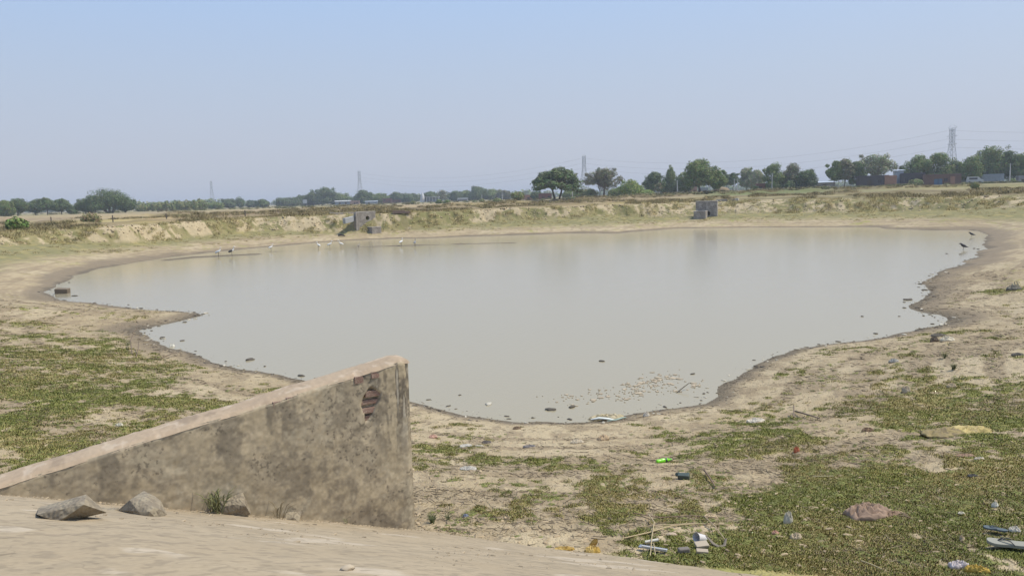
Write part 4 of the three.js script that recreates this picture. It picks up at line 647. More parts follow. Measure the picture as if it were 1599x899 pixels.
{ // two white tanks on stands
  for (const [px, yt, yb, k] of [[1330.5, 237, 250, 'left and lower'], [1340, 234, 246, 'right and higher']]) { const q = px + 200, b = atDepth(q, 290, 236), y0 = groundBase(b.x, b.z), yt1 = atDepth(q, yt, 236).y - y0, yb1 = atDepth(q, yb, 236).y - y0, t = thing('water_tank', 'slim white tank on a stand in the right-hand grove, ' + k + ' of two', 'water tank', V(b.x, y0, b.z)), r = .32; obj('tank', T(new THREE.LatheGeometry([[0, 0], [r, 0], [r, (yb1 - yt1) * -.82], [r * .6, (yt1 - yb1) * .92], [.12, (yt1 - yb1)], [0, yt1 - yb1]].map(([a, c]) => new THREE.Vector2(a, c)), 12), 0, yb1, 0), MT.white, t); for (const [x, z] of [[-.25, -.25], [.25, -.25], [.25, .25], [-.25, .25]]) obj('leg', box(.08, yb1, .08, x, yb1 / 2, z), MT.grey, t); obj('deck', box(.8, .08, .8, 0, yb1 - .04, 0), MT.grey, t); }
}
function pole(px, yTop, Z, label, w = .1) { const b = atDepth(px, 298, Z), y0 = groundBase(b.x, b.z), H = atDepth(px, yTop, Z).y - y0, t = thing('utility_pole', label, 'pole', V(b.x, y0, b.z)); obj('shaft', T(new THREE.CylinderGeometry(w * .7, w, H + .3, 7), 0, H / 2 - .15, 0), std(.5, .49, .47, .8), t); obj('crossbar', box(1.0, .09, .09, 0, H * .95, .1), std(.3, .3, .3, .7), t); }
pole(752, 304, 380, 'thin pole over the gapped white wall', .16); pole(784, 299, 380, 'thin pole by the dull brownish tree', .16); pole(894, 297, 260, 'pale pole under the right side of the acacia crown', .13);
pole(1058, 282, 225, 'pale pole standing before the dark trees left of the big spreading tree', .16); pole(1147, 279, 235, 'left one of two pale poles by the mop-headed tree', .13); pole(1152, 279, 236, 'right one of two pale poles by the mop-headed tree', .13);
pole(1310, 271, 226, 'pole beside the forked tree left of the brick shed', .14); pole(1577, 255, 214, 'pale tall pole among the trees near the right edge', .16); pole(1206, 270, 214, 'pole in front of the red house row', .12);
{ // haystack, parked white van, cow-dung heap
  const b = atDepth(1126, 298, 222), t = tag(obj('haystack', T(lump(4.2, 2.2, 3, 4, .14, 3), 0, .6, 0), MT.thatch), 'low brown haystack right of the pillared shelter', 'haystack'); t.position.set(b.x, groundBase(b.x, b.z), b.z);
  const c = atDepth(1523, 284, 214), v = thing('parked_van', 'white vehicle parked before the right-hand trees', 'van', V(c.x, groundBase(c.x, c.z), c.z), -.5), s = new THREE.Shape([[-1.9, .35], [1.9, .35], [1.95, .95], [1.3, 1.1], [.85, 1.75], [-1.8, 1.8], [-1.95, 1.0]].map(([x, y]) => new THREE.Vector2(x, y)));
  obj('body', T(new THREE.ExtrudeGeometry(s, { depth: 1.4, bevelSize: .06, bevelThickness: .06, bevelSegments: 2 }), 0, 0, -.7), std(.52, .52, .5, .4), v); for (const [x, z] of [[-1.2, .72], [1.2, .72], [-1.2, -.72], [1.2, -.72]]) obj('wheel', T(new THREE.CylinderGeometry(.34, .34, .2, 14), x, .34, z, Math.PI / 2), std(.03, .03, .03), v); obj('side_window', box(1.9, .45, .04, -.35, 1.4, .77), std(.03, .035, .04, .15), v);
}

// ---------------------------------------------------------------- culverts on the far bank
function archWall(w, h, d, r, x0 = 0) { const s = new THREE.Shape([new THREE.Vector2(-w / 2, -1.5), new THREE.Vector2(w / 2, -1.5), new THREE.Vector2(w / 2, h), new THREE.Vector2(-w / 2, h)]), p = new THREE.Path(); p.absarc(x0, r * 1.15, r, 0, 2 * Math.PI, true); s.holes.push(p); return T(new THREE.ExtrudeGeometry(s, { depth: d, bevelEnabled: true, bevelSize: .02, bevelThickness: .02, bevelSegments: 1 }), 0, 0, -d / 2); }
const oldTex = tex(256, 256, (u, v) => { const n = fbm(u * 7, v * 7, 5), m = fbm(u * 26 + 9, v * 20, 3); const c = mix3([.39, .35, .295], [.27, .24, .2], sstep(.4, .65, n)); return mix3(c, [.17, .15, .125], .6 * sstep(.55, .7, m)); }, true, [.4, .4]);
const oldWall = new THREE.MeshStandardMaterial({ map: oldTex, roughness: .97 }), litTop = std(.5, .46, .4, .95);  // paler than the walls: sunlit top edges painted into the colour
function culvert(px, py, wPx, yTop, turn, label, extra) {
  const b = onGround(px, py), Z = -b.z, W = wPx / FOCAL * Z / Math.cos(turn - Math.atan2(-b.x, -b.z)), H = atDepth(px, yTop, Z).y - b.y, t = thing('culvert', label, 'culvert', b, turn), r = W * .115;
  obj('headwall', archWall(W, H, .4, r, W * .06), oldWall, t); obj('headwall_cap', T(rbox(W + .06, .06, .46, .015), 0, H + .05, 0), litTop, t);
  const ring = new THREE.RingGeometry(r, r + .09, 24); const pipeG = new THREE.CylinderGeometry(r * 1.02, r * 1.02, 5, 24, 1, true); obj('pipe', T(pipeG, W * .06, r * 1.15, -2.72, Math.PI / 2), std(.12, .11, .1, .9, { side: THREE.DoubleSide }), t);
  return [t, W, H];
}
{
  const [t, W, H] = culvert(1104, 337.5, 32, 314.5, -.42, 'right-hand brick culvert with dark shaded headwall and a box basin before it');
  const bw = W * .56, bh = H * .42; // stilling basin
  const basin = obj('basin', [box(bw, bh + .5, .2, -W * .2, bh / 2 - .35, 1.75), box(.2, bh + .5, 1.35, -W * .2 - bw / 2 + .1, bh / 2 - .35, .97), box(.2, bh + .5, 1.35, -W * .2 + bw / 2 - .1, bh / 2 - .35, .97)], oldWall, t);
  obj('basin_rim', [box(bw + .04, .05, .24, -W * .2, bh - .075, 1.75), box(.24, .05, 1.3, -W * .2 - bw / 2 + .1, bh - .075, .96), box(.24, .05, 1.3, -W * .2 + bw / 2 - .1, bh - .075, .96)], litTop, basin);
  const p = atDepth(1134, 318, -t.position.z + 5), q = onGround(1134, 318), d = thing('parapet', 'low dark parapet wall with a pale end behind the right-hand culvert', 'wall', V(p.x, groundBase(p.x, p.z), p.z), -.42), Lp = 29 / FOCAL * -p.z, ph = atDepth(1134, 311, -p.z).y - groundBase(p.x, p.z);
  obj('wall', T(rbox(Lp, ph + .6, .4, .03), 0, ph / 2 - .3, 0), oldWall, d); obj('toned_end', T(rbox(.42, ph + .7, .5, .03), Lp / 2 + .18, ph / 2 - .27, 0), litTop, d);  // end block painted paler, standing for the sunlit end of the wall
}
{
  const [t, W, H] = culvert(571, 346, 28, 331, .6, 'left-hand pale culvert with lit headwall, pipe mouth and small basin');
  const bw = W * .5, bh = H * .3;
  const basin = obj('basin', [box(bw, bh + .5, .2, W * .16, bh / 2 - .35, 1.9), box(.2, bh + .5, 1.5, W * .16 - bw / 2 + .1, bh / 2 - .35, 1.05), box(.2, bh + .5, 1.5, W * .16 + bw / 2 - .1, bh / 2 - .35, 1.05)], oldWall, t);
  obj('basin_rim', [box(bw + .04, .05, .24, W * .16, bh - .075, 1.9), box(.24, .05, 1.45, W * .16 - bw / 2 + .1, bh - .075, 1.04), box(.24, .05, 1.45, W * .16 + bw / 2 - .1, bh - .075, 1.04)], litTop, basin);
  { const q = V(W * .16, 0, 1.3).applyAxisAngle(V(0, 1, 0), t.rotation.y).add(t.position); basin.position.y = Math.min(0, groundBase(q.x, q.z) - t.position.y + .5 - bh); }
  obj('wing_wall', [T(rbox(2.0, .6, .35, .04), -W / 2 - 1.1, .2, .5, 0, .6, .1)], std(.32, .33, .33, .9), t);
  obj('buttress', T(rbox(.4, H + 1.3, .6, .03), -W / 2 - .05, H / 2 - .65, .1), oldWall, t);
  const p = atDepth(537, 341, -t.position.z + 4.5), d = thing('parapet', 'long pale parapet wall with dark left end behind the left-hand culvert', 'wall', V(p.x, groundBase(p.x, p.z), p.z), .30), Lp = 34 / FOCAL * -p.z, ph = atDepth(537, 331.5, -p.z).y - groundBase(p.x, p.z);
  obj('wall', T(rbox(Lp, ph + .8, .4, .03), 0, ph / 2 - .4, 0), std(.36, .31, .265, .95), d); obj('toned_end', T(rbox(.5, ph + .9, .6, .03), -Lp / 2 - .1, ph / 2 - .38, 0), oldWall, d);  // end block darker than the wall: shade of the end put into colour
}
{ const b = onGround(626, 334), t = thing('brick_stub', 'low ruined brick stub on the lip of the bank right of the left-hand culvert', 'ruin', b, .1); for (let k = 0; k < 22; k++) { const row = Math.floor(k / 8), i = k % 8; obj('brick', T(rbox(.24, .11, .24, .012), -.84 + i * .24 + (row % 2) * .12, row * .115, 0), std(.27, .19, .145, .95), t); } }
// ---------------------------------------------------------------- grass, litter of straw, clods (nobody could count them)
function scatter(name, geo, mat, list, label, cat) {              // list: [x, y, z, turn, sx, sy, sz, r, g, b, tilt]
  const im = new THREE.InstancedMesh(geo, mat, list.length), m = new THREE.Matrix4(), q = new THREE.Quaternion(), e = new THREE.Euler(), c = new THREE.Color();
  list.forEach((l, i) => { e.set(l[10] ?? 0, l[3], l[11] ?? 0, 'YXZ'); m.compose(V(l[0], l[1], l[2]), q.setFromEuler(e), V(l[4], l[5], l[6])); im.setMatrixAt(i, m); im.setColorAt(i, c.setRGB(l[7], l[8], l[9])); });
  im.name = numbered(name); im.castShadow = im.receiveShadow = true; scene.add(im); return stuff(im, label, cat);
}
function bladeTuft(seed, n, spread, h, w) {
  const r = RNG(seed), P = []; for (let i = 0; i < n; i++) { const a = r() * 6.283, q = spread * Math.sqrt(r()), x = Math.cos(a) * q, z = Math.sin(a) * q, t = r() * 6.283, l = h * (.5 + .8 * r()), lx = (r() - .5) * l * 1.3, lz = (r() - .5) * l * 1.3, dx = Math.cos(t) * w, dz = Math.sin(t) * w; P.push(x - dx, -.004, z - dz, x + dx, -.004, z + dz, x + lx, l, z + lz); }
  const g = new THREE.BufferGeometry(); g.setAttribute('position', new THREE.Float32BufferAttribute(P, 3)); g.computeVertexNormals();
  const N = g.attributes.normal; for (let i = 0; i < N.count; i++) { const v = V(N.getX(i) * .45, 1, N.getZ(i) * .45).normalize(); N.setXYZ(i, v.x, v.y, v.z); } return g;
}
const bladeMat = new THREE.MeshStandardMaterial({ color: 0xffffff, roughness: .8, side: THREE.DoubleSide });
{
  const rnd = RNG(301), green = [], weeds = [], straw = [], clods = [];
  for (let i = 0; i < 620000 && green.length < 210000; i++) {
    const a = lerp(-.72, .72, rnd()), r = 4.6 * Math.exp(rnd() * 1.95), x = r * Math.sin(a), z = -r * Math.cos(a), g = grassAt(x, z); if (g < -.16 || rnd() > sstep(-.2, .12, g)) continue;
    const [s, u] = rampInv(x, z); if (s > -.03 && u > -.3) continue;
    const dry = fbm(x * .8 + 90, z * .8, 3) * .55 + rnd() * .45, k = .75 + .5 * rnd(), c = dry > .57 ? mix3([.2, .19, .06], [.36, .285, .13], rnd()) : mix3([.10, .135, .028], [.185, .20, .045], rnd()), sc = (.75 + .6 * rnd()) * lerp(.75, 1.7, sstep(5, 26, r));
    green.push([x, groundY(x, z), z, rnd() * 6.28, sc, sc * (.4 + .5 * rnd()), sc, c[0] * k, c[1] * k, c[2] * k]);
  }
  scatter('grass', bladeTuft(3, 9, .05, .017, .0042), bladeMat, green, 'short green and straw-coloured grass in patches on the bare ground', 'grass');
  for (let i = 0; i < 60000 && weeds.length < 6500; i++) {
    const a = lerp(-.72, .72, rnd()), r = 4.8 * Math.exp(rnd() * 1.5), x = r * Math.sin(a), z = -r * Math.cos(a), g = grassAt(x, z); if (g < -.35 || fbm(x * 1.9, z * 1.9 + 44, 3) < .5) continue;
    const [s, u] = rampInv(x, z); if (s > -.05 && u > -.3) continue; if (sd(x, z) < 1.5) continue;
    const k = .8 + .5 * rnd(), sc = (.35 + .6 * rnd() * rnd()) * lerp(.75, 1.4, sstep(5, 20, r)); weeds.push([x, groundY(x, z), z, rnd() * 6.28, sc, sc * .7, sc, .155 * k, .165 * k, .038 * k]);
  }
  const rosette = crown(RNG(9), [[0, .012, 0, .055, .35]], 16, .02, [1, 1, 1], .3, 1.2); scatter('ground_weeds', rosette, bladeMat, weeds, 'small dark green weeds creeping over the bare ground', 'weeds');
  for (let i = 0; i < 90000 && straw.length < 15000; i++) {
    const a = lerp(-.7, .7, rnd()), r = 4.8 * Math.exp(rnd() * 2.1), x = r * Math.sin(a), z = -r * Math.cos(a), s0 = sd(x, z); if (s0 < .02) continue; const [s, u] = rampInv(x, z); if (s > -.05 && u > -.3) continue;
    const sh = shoreDist(x, z), streak = fbm(sh * 2.3 + 50, (x * .6 - z * .8) * .32 + 7, 4); if (rnd() > .12 + sstep(.52, .66, streak) * (sh < 14 ? .8 : .2) + (s0 < .5 ? .3 : 0)) continue;
    const k = .6 + .8 * rnd(), dark = rnd() < .5, c = dark ? [.10, .075, .045] : [.33, .265, .155], L = (.05 + .16 * rnd() * rnd()) * lerp(.8, 2, sstep(6, 30, r)); straw.push([x, groundY(x, z) + .004, z, rnd() * 6.28, L, lerp(.8, 2, sstep(6, 30, r)), lerp(.8, 2, sstep(6, 30, r)), c[0] * k, c[1] * k, c[2] * k, 0, (rnd() - .5) * .2]);
  }
  scatter('straw_litter', T(new THREE.CylinderGeometry(.0028, .0035, 1, 4), 0, 0, 0, 0, 0, Math.PI / 2), bladeMat, straw, 'scattered straw, twigs and dried weed over the bare shore', 'litter');
  for (let i = 0; i < 90000 && clods.length < 15000; i++) {
    const a = lerp(-.7, .7, rnd()), r = 4.8 * Math.exp(rnd() * 2.1), x = r * Math.sin(a), z = -r * Math.cos(a), s0 = sd(x, z); if (s0 < -.25 || rnd() > .3 + .5 * sstep(.48, .6, fbm(x * .9, z * .9 + 12, 3)) + (s0 < .6 ? .15 : 0)) continue; const [s, u] = rampInv(x, z); if (s > -.05 && u > -.3) continue;
    const k = .7 + .5 * rnd(), wet = s0 < .5 ? .4 : 1, h = (.005 + .02 * Math.pow(rnd(), 5)) * lerp(.8, 1.5, sstep(6, 30, r)); clods.push([x, groundY(x, z) + h * .05, z, rnd() * 6.28, h * (1 + rnd()), h * .5, h, .36 * k * wet, .275 * k * wet, .165 * k * wet]);
  }
  scatter('soil_clods', lump(2, 2, 2, 3, .25, 1), bladeMat, clods, 'small crumbs and clods of dry earth over the ground', 'soil');
}
{ // the eroded bank: tussocks of dry grass and pale clods
  const rnd = RNG(411), tus = [], cl = [];
  for (let i = 0; i < 60000; i++) {
    const a = lerp(-.66, .66, rnd()), L = lipR(a), F = footR(a), r = lerp(F - 6, L + 5, rnd()), x = r * Math.sin(a), z = -r * Math.cos(a), [b, past] = bankPart(x, z), n = fbm(x * .7, z * .7 + 3, 3), on = b > 0 && past < .8;
    if (sd(x, z) < 3) continue;
    if (tus.length < 5200 && rnd() < (on ? sstep(.45, .6, n) * .4 : .2 * sstep(.45, .6, n))) { const k = .7 + .6 * rnd(), s = (on ? .35 + .65 * rnd() : .3 + .3 * rnd()), c = mix3([.31, .285, .12], [.46, .38, .20], rnd()); tus.push([x, groundBase(x, z) - .02, z, rnd() * 6.28, s * 1.3, s * (on ? 1 : .6), s * 1.3, c[0] * k, c[1] * k, c[2] * k]); }
    if (cl.length < 3600 && on && rnd() < .05 + .9 * sstep(.5, .36, n)) { const k = .8 + .4 * rnd(), s = .03 + .09 * Math.pow(rnd(), 3); cl.push([x, groundBase(x, z) - s * .35, z, rnd() * 6.28, s * 1.4, s, s, (.41) * k, .325 * k, .195 * k]); }
  }
  for (let i = 0; i < 40000 && tus.length < 9800; i++) {
    const a = lerp(-.62, .62, rnd()), bd = [[7, 1], [17, 1.1], [38, 1.3], [75, 1.7]][Math.floor(rnd() * 4)], r0 = lipR(a) + bd[0]; let x = r0 * Math.sin(a), z = -r0 * Math.cos(a); const wob = 3 * (fbm(x * .03, z * .03, 3) - .5), r = r0 - wob + (rnd() - .6) * 2 * bd[1]; x = r * Math.sin(a); z = -r * Math.cos(a);
    if (fbm(x * .1 + bd[0], z * .1, 3) < .47) continue; const k = .55 + .6 * rnd(), s = .5 + .8 * rnd(), c = mix3([.20, .19, .08], [.36, .29, .15], rnd()); tus.push([x, groundBase(x, z) - .02, z, rnd() * 6.28, s * 1.6, s, s * 1.6, c[0] * k, c[1] * k, c[2] * k]);
  }
  scatter('bank_tussocks', bladeTuft(17, 46, .24, .3, .014), bladeMat, tus, 'dry grass tussocks on the eroded bank', 'grass');
  scatter('bank_clods', lump(2, 2, 2, 8, .35, 1), bladeMat, cl, 'pale broken earth lumps on the eroded bank', 'soil');
}

// ---------------------------------------------------------------- small things
function crumple(w, d, h, seed, folds = 2.2, ridge = .8) {       // a limp sheet or sack lying on the ground: uneven outline, folded top, closed underneath
  const NR = 14, NA = 40, P = [0, h, 0], I = [], at = (j, i) => 1 + (j - 1) * NA + (i % NA);
  const hh = (x, z, e) => { const q = 1 - Math.abs(2 * fbm(x * folds * 1.3 + z * folds * .8 + seed * 3 + 9, z * folds * 2.2 - x * .7 + 9, 3) - 1) * 2.2, k = Math.pow(Math.max(0, 1 - e * e * e), .5); return h * k * (1 - ridge + ridge * Math.max(0, q) + .25 * (vn(x * folds * 3 + 9, z * folds * 3 + seed) - .5)); };
  P[1] = hh(0, 0, 0);
  for (let j = 1; j <= NR; j++) for (let i = 0; i < NA; i++) { const a = i / NA * 6.2832, e = j / NR, o = e * (1 + .32 * (fbm(Math.cos(a) * 1.6 + seed + 9, Math.sin(a) * 1.6 + 9, 3) - .5) * 2), sq = 1 / Math.pow(Math.pow(Math.abs(Math.cos(a)), 3) + Math.pow(Math.abs(Math.sin(a)), 3), 1 / 3), x = Math.cos(a) * o * sq, z = Math.sin(a) * o * sq; P.push(x * w / 2, j === NR ? -.01 : hh(x, z, e), z * d / 2); }
  for (let i = 0; i < NA; i++) I.push(0, at(1, i + 1), at(1, i)); for (let j = 1; j < NR; j++) for (let i = 0; i < NA; i++) I.push(at(j, i), at(j, i + 1), at(j + 1, i), at(j, i + 1), at(j + 1, i + 1), at(j + 1, i));
  const c = P.length / 3; P.push(0, -.012, 0); for (let i = 0; i < NA; i++) I.push(c, at(NR, i), at(NR, i + 1));
  const g = new THREE.BufferGeometry(); g.setAttribute('position', new THREE.Float32BufferAttribute(P, 3)); g.setIndex(I); g.computeVertexNormals();
  const u = new Float32Array(P.length / 3 * 2); for (let i = 0; i < P.length / 3; i++) { u[i * 2] = P[i * 3]; u[i * 2 + 1] = P[i * 3 + 2]; } g.setAttribute('uv', new THREE.BufferAttribute(u, 2)); return g;
}
const sizeAt = (p, px) => px / FOCAL * p.distanceTo(_e);
function put(name, label, cat, geo, mat, p, turn = 0, group) { const m = obj(name, geo, mat); m.position.copy(p); m.rotation.y = turn; return tag(m, label, cat, group); }
const weaveTex = (a, b, dirt) => tex(256, 256, (u, v) => { const w = .9 + .1 * Math.sin(u * 6.283 * 90) * Math.sin(v * 6.283 * 90), n = fbm(u * 6, v * 6, 4); let c = mix3(a, b, sstep(.35, .65, n)); c = mix3(c, dirt, .6 * sstep(.55, .72, fbm(u * 11 + 5, v * 11, 4))); return c.map((q) => q * w); }, true, [1.2, 1.2]);
{ // yellow sack, half folded over
  const p = onGround(1500, 676), L = sizeAt(p, 104), t = thing('sack', 'limp yellow woven plastic sack lying folded on the grass at the right', 'sack', p, .12);
  obj('sheet', T(crumple(L * .56, L * .42, .06, 4, 2.6), L * .22, 0, 0, 0, -.2), new THREE.MeshStandardMaterial({ map: weaveTex([.42, .33, .11], [.5, .4, .16], [.25, .19, .09]), roughness: .7 }), t);
  obj('folded_end', T(crumple(L * .62, L * .36, .055, 9, 2.6), -L * .2, 0, -.03, 0, .1), new THREE.MeshStandardMaterial({ map: weaveTex([.29, .225, .09], [.22, .17, .08], [.13, .1, .06]), roughness: .75 }), t);
}
{ const p = onGround(1358, 806), L = sizeAt(p, 64), t = thing('sack', 'dusty pinkish brown cloth sack slumped on the grass', 'sack', p, .1); obj('cloth', crumple(L, L * .62, .11, 21, 2.2, .65), new THREE.MeshStandardMaterial({ map: weaveTex([.34, .235, .165], [.29, .2, .14], [.2, .14, .1]), roughness: .9 }), t); obj('torn_edge', T(crumple(L * .5, L * .16, .05, 5, 3), L * .42, .01, .06, 0, .35), std(.27, .185, .125), t); const st = []; for (let k = 0; k < 3; k++) st.push(sweep([V(L * .45, .02, .03 + k * .03), V(L * .62, .035, .02 + k * .05), V(L * .8, .01, .06 + k * .06)], [.006, .005, .004], 5)); obj('frayed_string', st, std(.25, .18, .11), t); }
{ // plastic sack stranded on the waterline
  const p = onGround(948, 655), L = sizeAt(p, 56), t = thing('plastic_bag', 'pale wet plastic sack stranded on the nearest shoreline', 'plastic bag', p, .05); obj('sheet', T(crumple(L, L * .42, .09, 33, 2.3), 0, .01, 0), new THREE.MeshStandardMaterial({ map: weaveTex([.47, .4, .25], [.42, .35, .2], [.2, .17, .11]), roughness: .6 }), t);
  obj('white_fold', T(sweep([V(-L * .46, .04, .1), V(-L * .25, .075, .15), V(0, .06, .17), V(.2 * L, .03, .16)], [.02, .035, .03, .012], 8, .6), 0, 0, 0), std(.62, .64, .58, .5), t); obj('green_hem', sweep([V(-.05 * L, .03, .2), V(.2 * L, .045, .2), V(.38 * L, .06, .14), V(.5 * L, .05, .08)], [.012, .02, .018, .01], 8, .6), std(.25, .33, .27, .5), t);
}
{ // crumpled green bottle with a dark label
  const p = onGround(1037, 722), s = sizeAt(p, 27) / .27, t = thing('plastic_bottle', 'bright green plastic bottle with dark label lying on the bare ground', 'bottle', p.add(V(0, .028 * s, 0)), .35), prof = [[0, -.125], [.026, -.125], [.032, -.115], [.031, -.07], [.029, -.055], [.033, -.035], [.033, .01], [.030, .02], [.031, .055], [.022, .08], [.012, .1], [.012, .115]].map(([r, y]) => new THREE.Vector2(r * s, y * s));
  const g = T(new THREE.LatheGeometry(prof, 20), 0, 0, 0, 0, 0, -Math.PI / 2); { const q = g.attributes.position; for (let i = 0; i < q.count; i++) { const x = q.getX(i); q.setZ(i, q.getZ(i) * (1 + .25 * (vn(x * 40 + 9, 3) - .5))); q.setY(i, q.getY(i) * (1 + .3 * (vn(x * 50 + 30, 7) - .5))); } g.computeVertexNormals(); }
  obj('body', g, std(.20, .62, .02, .25), t); obj('label', T(new THREE.CylinderGeometry(.0345 * s, .0345 * s, .03 * s, 20, 1, true), .028 * s, 0, 0, 0, 0, Math.PI / 2), std(.02, .05, .03, .5), t); obj('cap', T(new THREE.CylinderGeometry(.015 * s, .015 * s, .018 * s, 14), .122 * s, 0, 0, 0, 0, Math.PI / 2), std(.16, .5, .08, .4), t);
}
{ const p = onGround(1068, 748), t = thing('plastic_box', 'dark green crushed plastic container lying below the green bottle', 'container', p, -.35), s = sizeAt(p, 17), g = T(rbox(s, s * .55, s * .6, .01, 4), 0, s * .22, 0, .15, 0, .1), q = g.attributes.position; for (let i = 0; i < q.count; i++) q.setY(i, q.getY(i) * (1 + .5 * (vn(q.getX(i) * 30 + 9, q.getZ(i) * 30 + 9) - .5))); g.computeVertexNormals(); obj('shell', g, std(.055, .075, .06, .5), t); obj('torn_flap', T(crumple(s * .5, s * .3, .03, 6, 5), -s * .55, .03, -.04, 0, 0, .5), std(.11, .14, .11, .6), t); }
function flipFlop(px, py, lenPx, turn, colS, colB, label) {
  const p = onGround(px, py).add(V(0, .03, 0)), L = sizeAt(p, lenPx), t = thing('flip_flop', label, 'sandal', p, turn), s = new THREE.Shape(); s.moveTo(-.5, 0); s.bezierCurveTo(-.5, .17, -.3, .16, -.1, .13); s.bezierCurveTo(.1, .13, .2, .2, .34, .2); s.bezierCurveTo(.5, .19, .52, .02, .46, -.08); s.bezierCurveTo(.4, -.19, .15, -.17, 0, -.15); s.bezierCurveTo(-.2, -.15, -.5, -.17, -.5, 0);
  const g = T(new THREE.ExtrudeGeometry(s, { depth: .06, bevelSize: .012, bevelThickness: .012, bevelSegments: 2, curveSegments: 8 }), 0, 0, 0, -Math.PI / 2, 0, 0, L); const q = g.attributes.position; for (let i = 0; i < q.count; i++) q.setY(i, q.getY(i) + .5 * q.getX(i) * q.getX(i)); g.computeVertexNormals();
  obj('sole', g, std(...colS, .8), t); obj('strap', [sweep([V(.28 * L, .07 * L, .02 * L), V(.15 * L, .16 * L, -.02 * L), V(-.02 * L, .14 * L, -.1 * L), V(-.12 * L, .05 * L, -.14 * L)], [.012 * L, .02 * L, .024 * L, .018 * L], 8, .6), sweep([V(.28 * L, .07 * L, .02 * L), V(.15 * L, .16 * L, .05 * L), V(-.02 * L, .14 * L, .1 * L), V(-.12 * L, .05 * L, .12 * L)], [.012 * L, .02 * L, .024 * L, .018 * L], 8, .6)], std(...colB, .6), t);
}
flipFlop(1576, 858, 50, 2.75, [.27, .265, .215], [.03, .032, .035], 'grey flip-flop with black strap at the right edge of the photo');
flipFlop(1555, 833, 27, 2.5, [.08, .105, .115], [.05, .07, .09], 'small blue-grey sandal just above the black-strapped flip-flop');
{ // yellow rags by the ramp edge
  const g = 'yellow rags along the ramp edge', m = new THREE.MeshStandardMaterial({ map: weaveTex([.5, .33, .07], [.58, .42, .14], [.3, .2, .08]), roughness: .85 });
  let p = onGround(926, 862), L = sizeAt(p, 26); const t = thing('rag', 'larger yellow rag with a raised fold beside the ramp edge', 'rag', p, .2, g); obj('cloth', crumple(L, L * .55, .05, 3, 3), m, t); obj('raised_fold', T(crumple(L * .45, L * .2, .06, 8, 3), L * .12, .04, -.05, .5, .3, -.5), m, t);
  p = onGround(880, 859); L = sizeAt(p, 32); put('rag', 'smaller flat yellow rag left of the raised yellow one, touching the ramp', 'rag', crumple(L, L * .3, .03, 13, 3), m, p, .1, g);
}
// scraps of paper and plastic, each where it lies
const scrap = (px, py, wPx, hRel, seed, col, label, cat = 'scrap', name = 'scrap', tall = .4, turn = 0) => { const p = onGround(px, py), L = sizeAt(p, wPx); return put(name, label, cat, crumple(L, L * hRel, L * tall, seed, 3.2), std(col[0], col[1] * .97, col[2] * .88, .8), p, turn); };
scrap(1181, 659, 28, .5, 41, [.55, .52, .47], 'crumpled white cloth on the sand right of the pond\'s near end', 'cloth', 'cloth', .22);
scrap(1232, 817, 13, .7, 42, [.55, .53, .47], 'grey-white tissue standing in a peak on the grass left of the pinkish sack', 'tissue', 'tissue', 1.4);
scrap(1244, 842, 16, .7, 43, [.5, .42, .31], 'beige crumpled paper on grass below the peaked tissue', 'paper', 'paper', .6);
scrap(1211, 835, 10, .7, 44, [.55, .33, .26], 'pinkish wrapper on grass left of the beige crumpled paper', 'wrapper', 'wrapper', .6);
scrap(1502, 804, 9, .6, 45, [.66, .63, .54], 'small cream scrap on grass, left of two near the right edge', 'scrap', 'scrap', .45);
scrap(1555, 792, 8, .9, 46, [.7, .69, .64], 'small white scrap on grass above the blue-grey sandal', 'scrap', 'scrap', .9);
scrap(1585, 830, 14, .6, 47, [.5, .49, .46], 'crumpled white and dark wrapper right of the blue-grey sandal', 'wrapper', 'wrapper', .5);
scrap(1503, 843, 12, .5, 48, [.46, .38, .27], 'tan scrap of wood on grass left of the flip-flop', 'scrap', 'scrap', .5, 1.2);
scrap(1498, 888, 26, .5, 49, [.5, .47, .52], 'pale lilac plastic wrapper in the bottom right grass', 'wrapper', 'wrapper', .35);
scrap(1525, 893, 30, .35, 50, [.46, .33, .07], 'yellow wrapper lying right of the lilac one at the bottom', 'wrapper', 'wrapper', .3, -.4);
scrap(1244, 706, 8, .8, 51, [.45, .14, .07], 'small red-orange leaf upright on the grass', 'leaf', 'leaf', 1);
scrap(1110, 809, 20, .6, 52, [.46, .375, .26], 'flat tan stone at the grass edge above the paper cup', 'stone', 'stone', .3);
scrap(901, 692, 19, .45, 53, [.55, .49, .4], 'pale flat stone on bare ground, left of two below the stranded sack', 'stone', 'stone', .35);
scrap(942, 687, 20, .5, 54, [.42, .33, .23], 'folded brown leaf litter right of the pale flat stone', 'litter', 'dry_leaf', .4, .5);
scrap(676, 684, 13, .6, 55, [.52, .33, .27], 'pinkish scrap on bare ground right of the wall end', 'scrap', 'scrap', .4);
scrap(728, 698, 20, .5, 56, [.56, .55, .53], 'white paper scrap right of the pinkish scrap', 'paper', 'paper', .25);
scrap(749, 697, 14, .4, 57, [.5, .46, .4], 'small pale scrap just right of the white paper scrap', 'scrap', 'scrap', .2);
scrap(731, 733, 26, .5, 58, [.46, .45, .43], 'grey-white torn plastic on sparse grass beyond the wall end', 'plastic', 'plastic_scrap', .2);
scrap(727, 808, 9, .8, 59, [.22, .25, .34], 'bluish scrap on the ground near the ramp and wall end', 'scrap', 'scrap', .5);
scrap(807, 670, 13, .6, 60, [.19, .135, .09], 'dark brown clod on bare ground just below the shoreline', 'clod', 'clod', .35);
scrap(760, 692, 16, .5, 61, [.13, .115, .11], 'dark clod of mud among the white scraps', 'clod', 'clod', .3);
scrap(827, 698, 20, .4, 62, [.2, .19, .2], 'flattened dark grey rag on bare ground', 'rag', 'rag', .2);
scrap(1010, 650, 10, .7, 63, [.6, .56, .5], 'small white stone on the shoreline right of the stranded sack', 'stone', 'stone', .7);
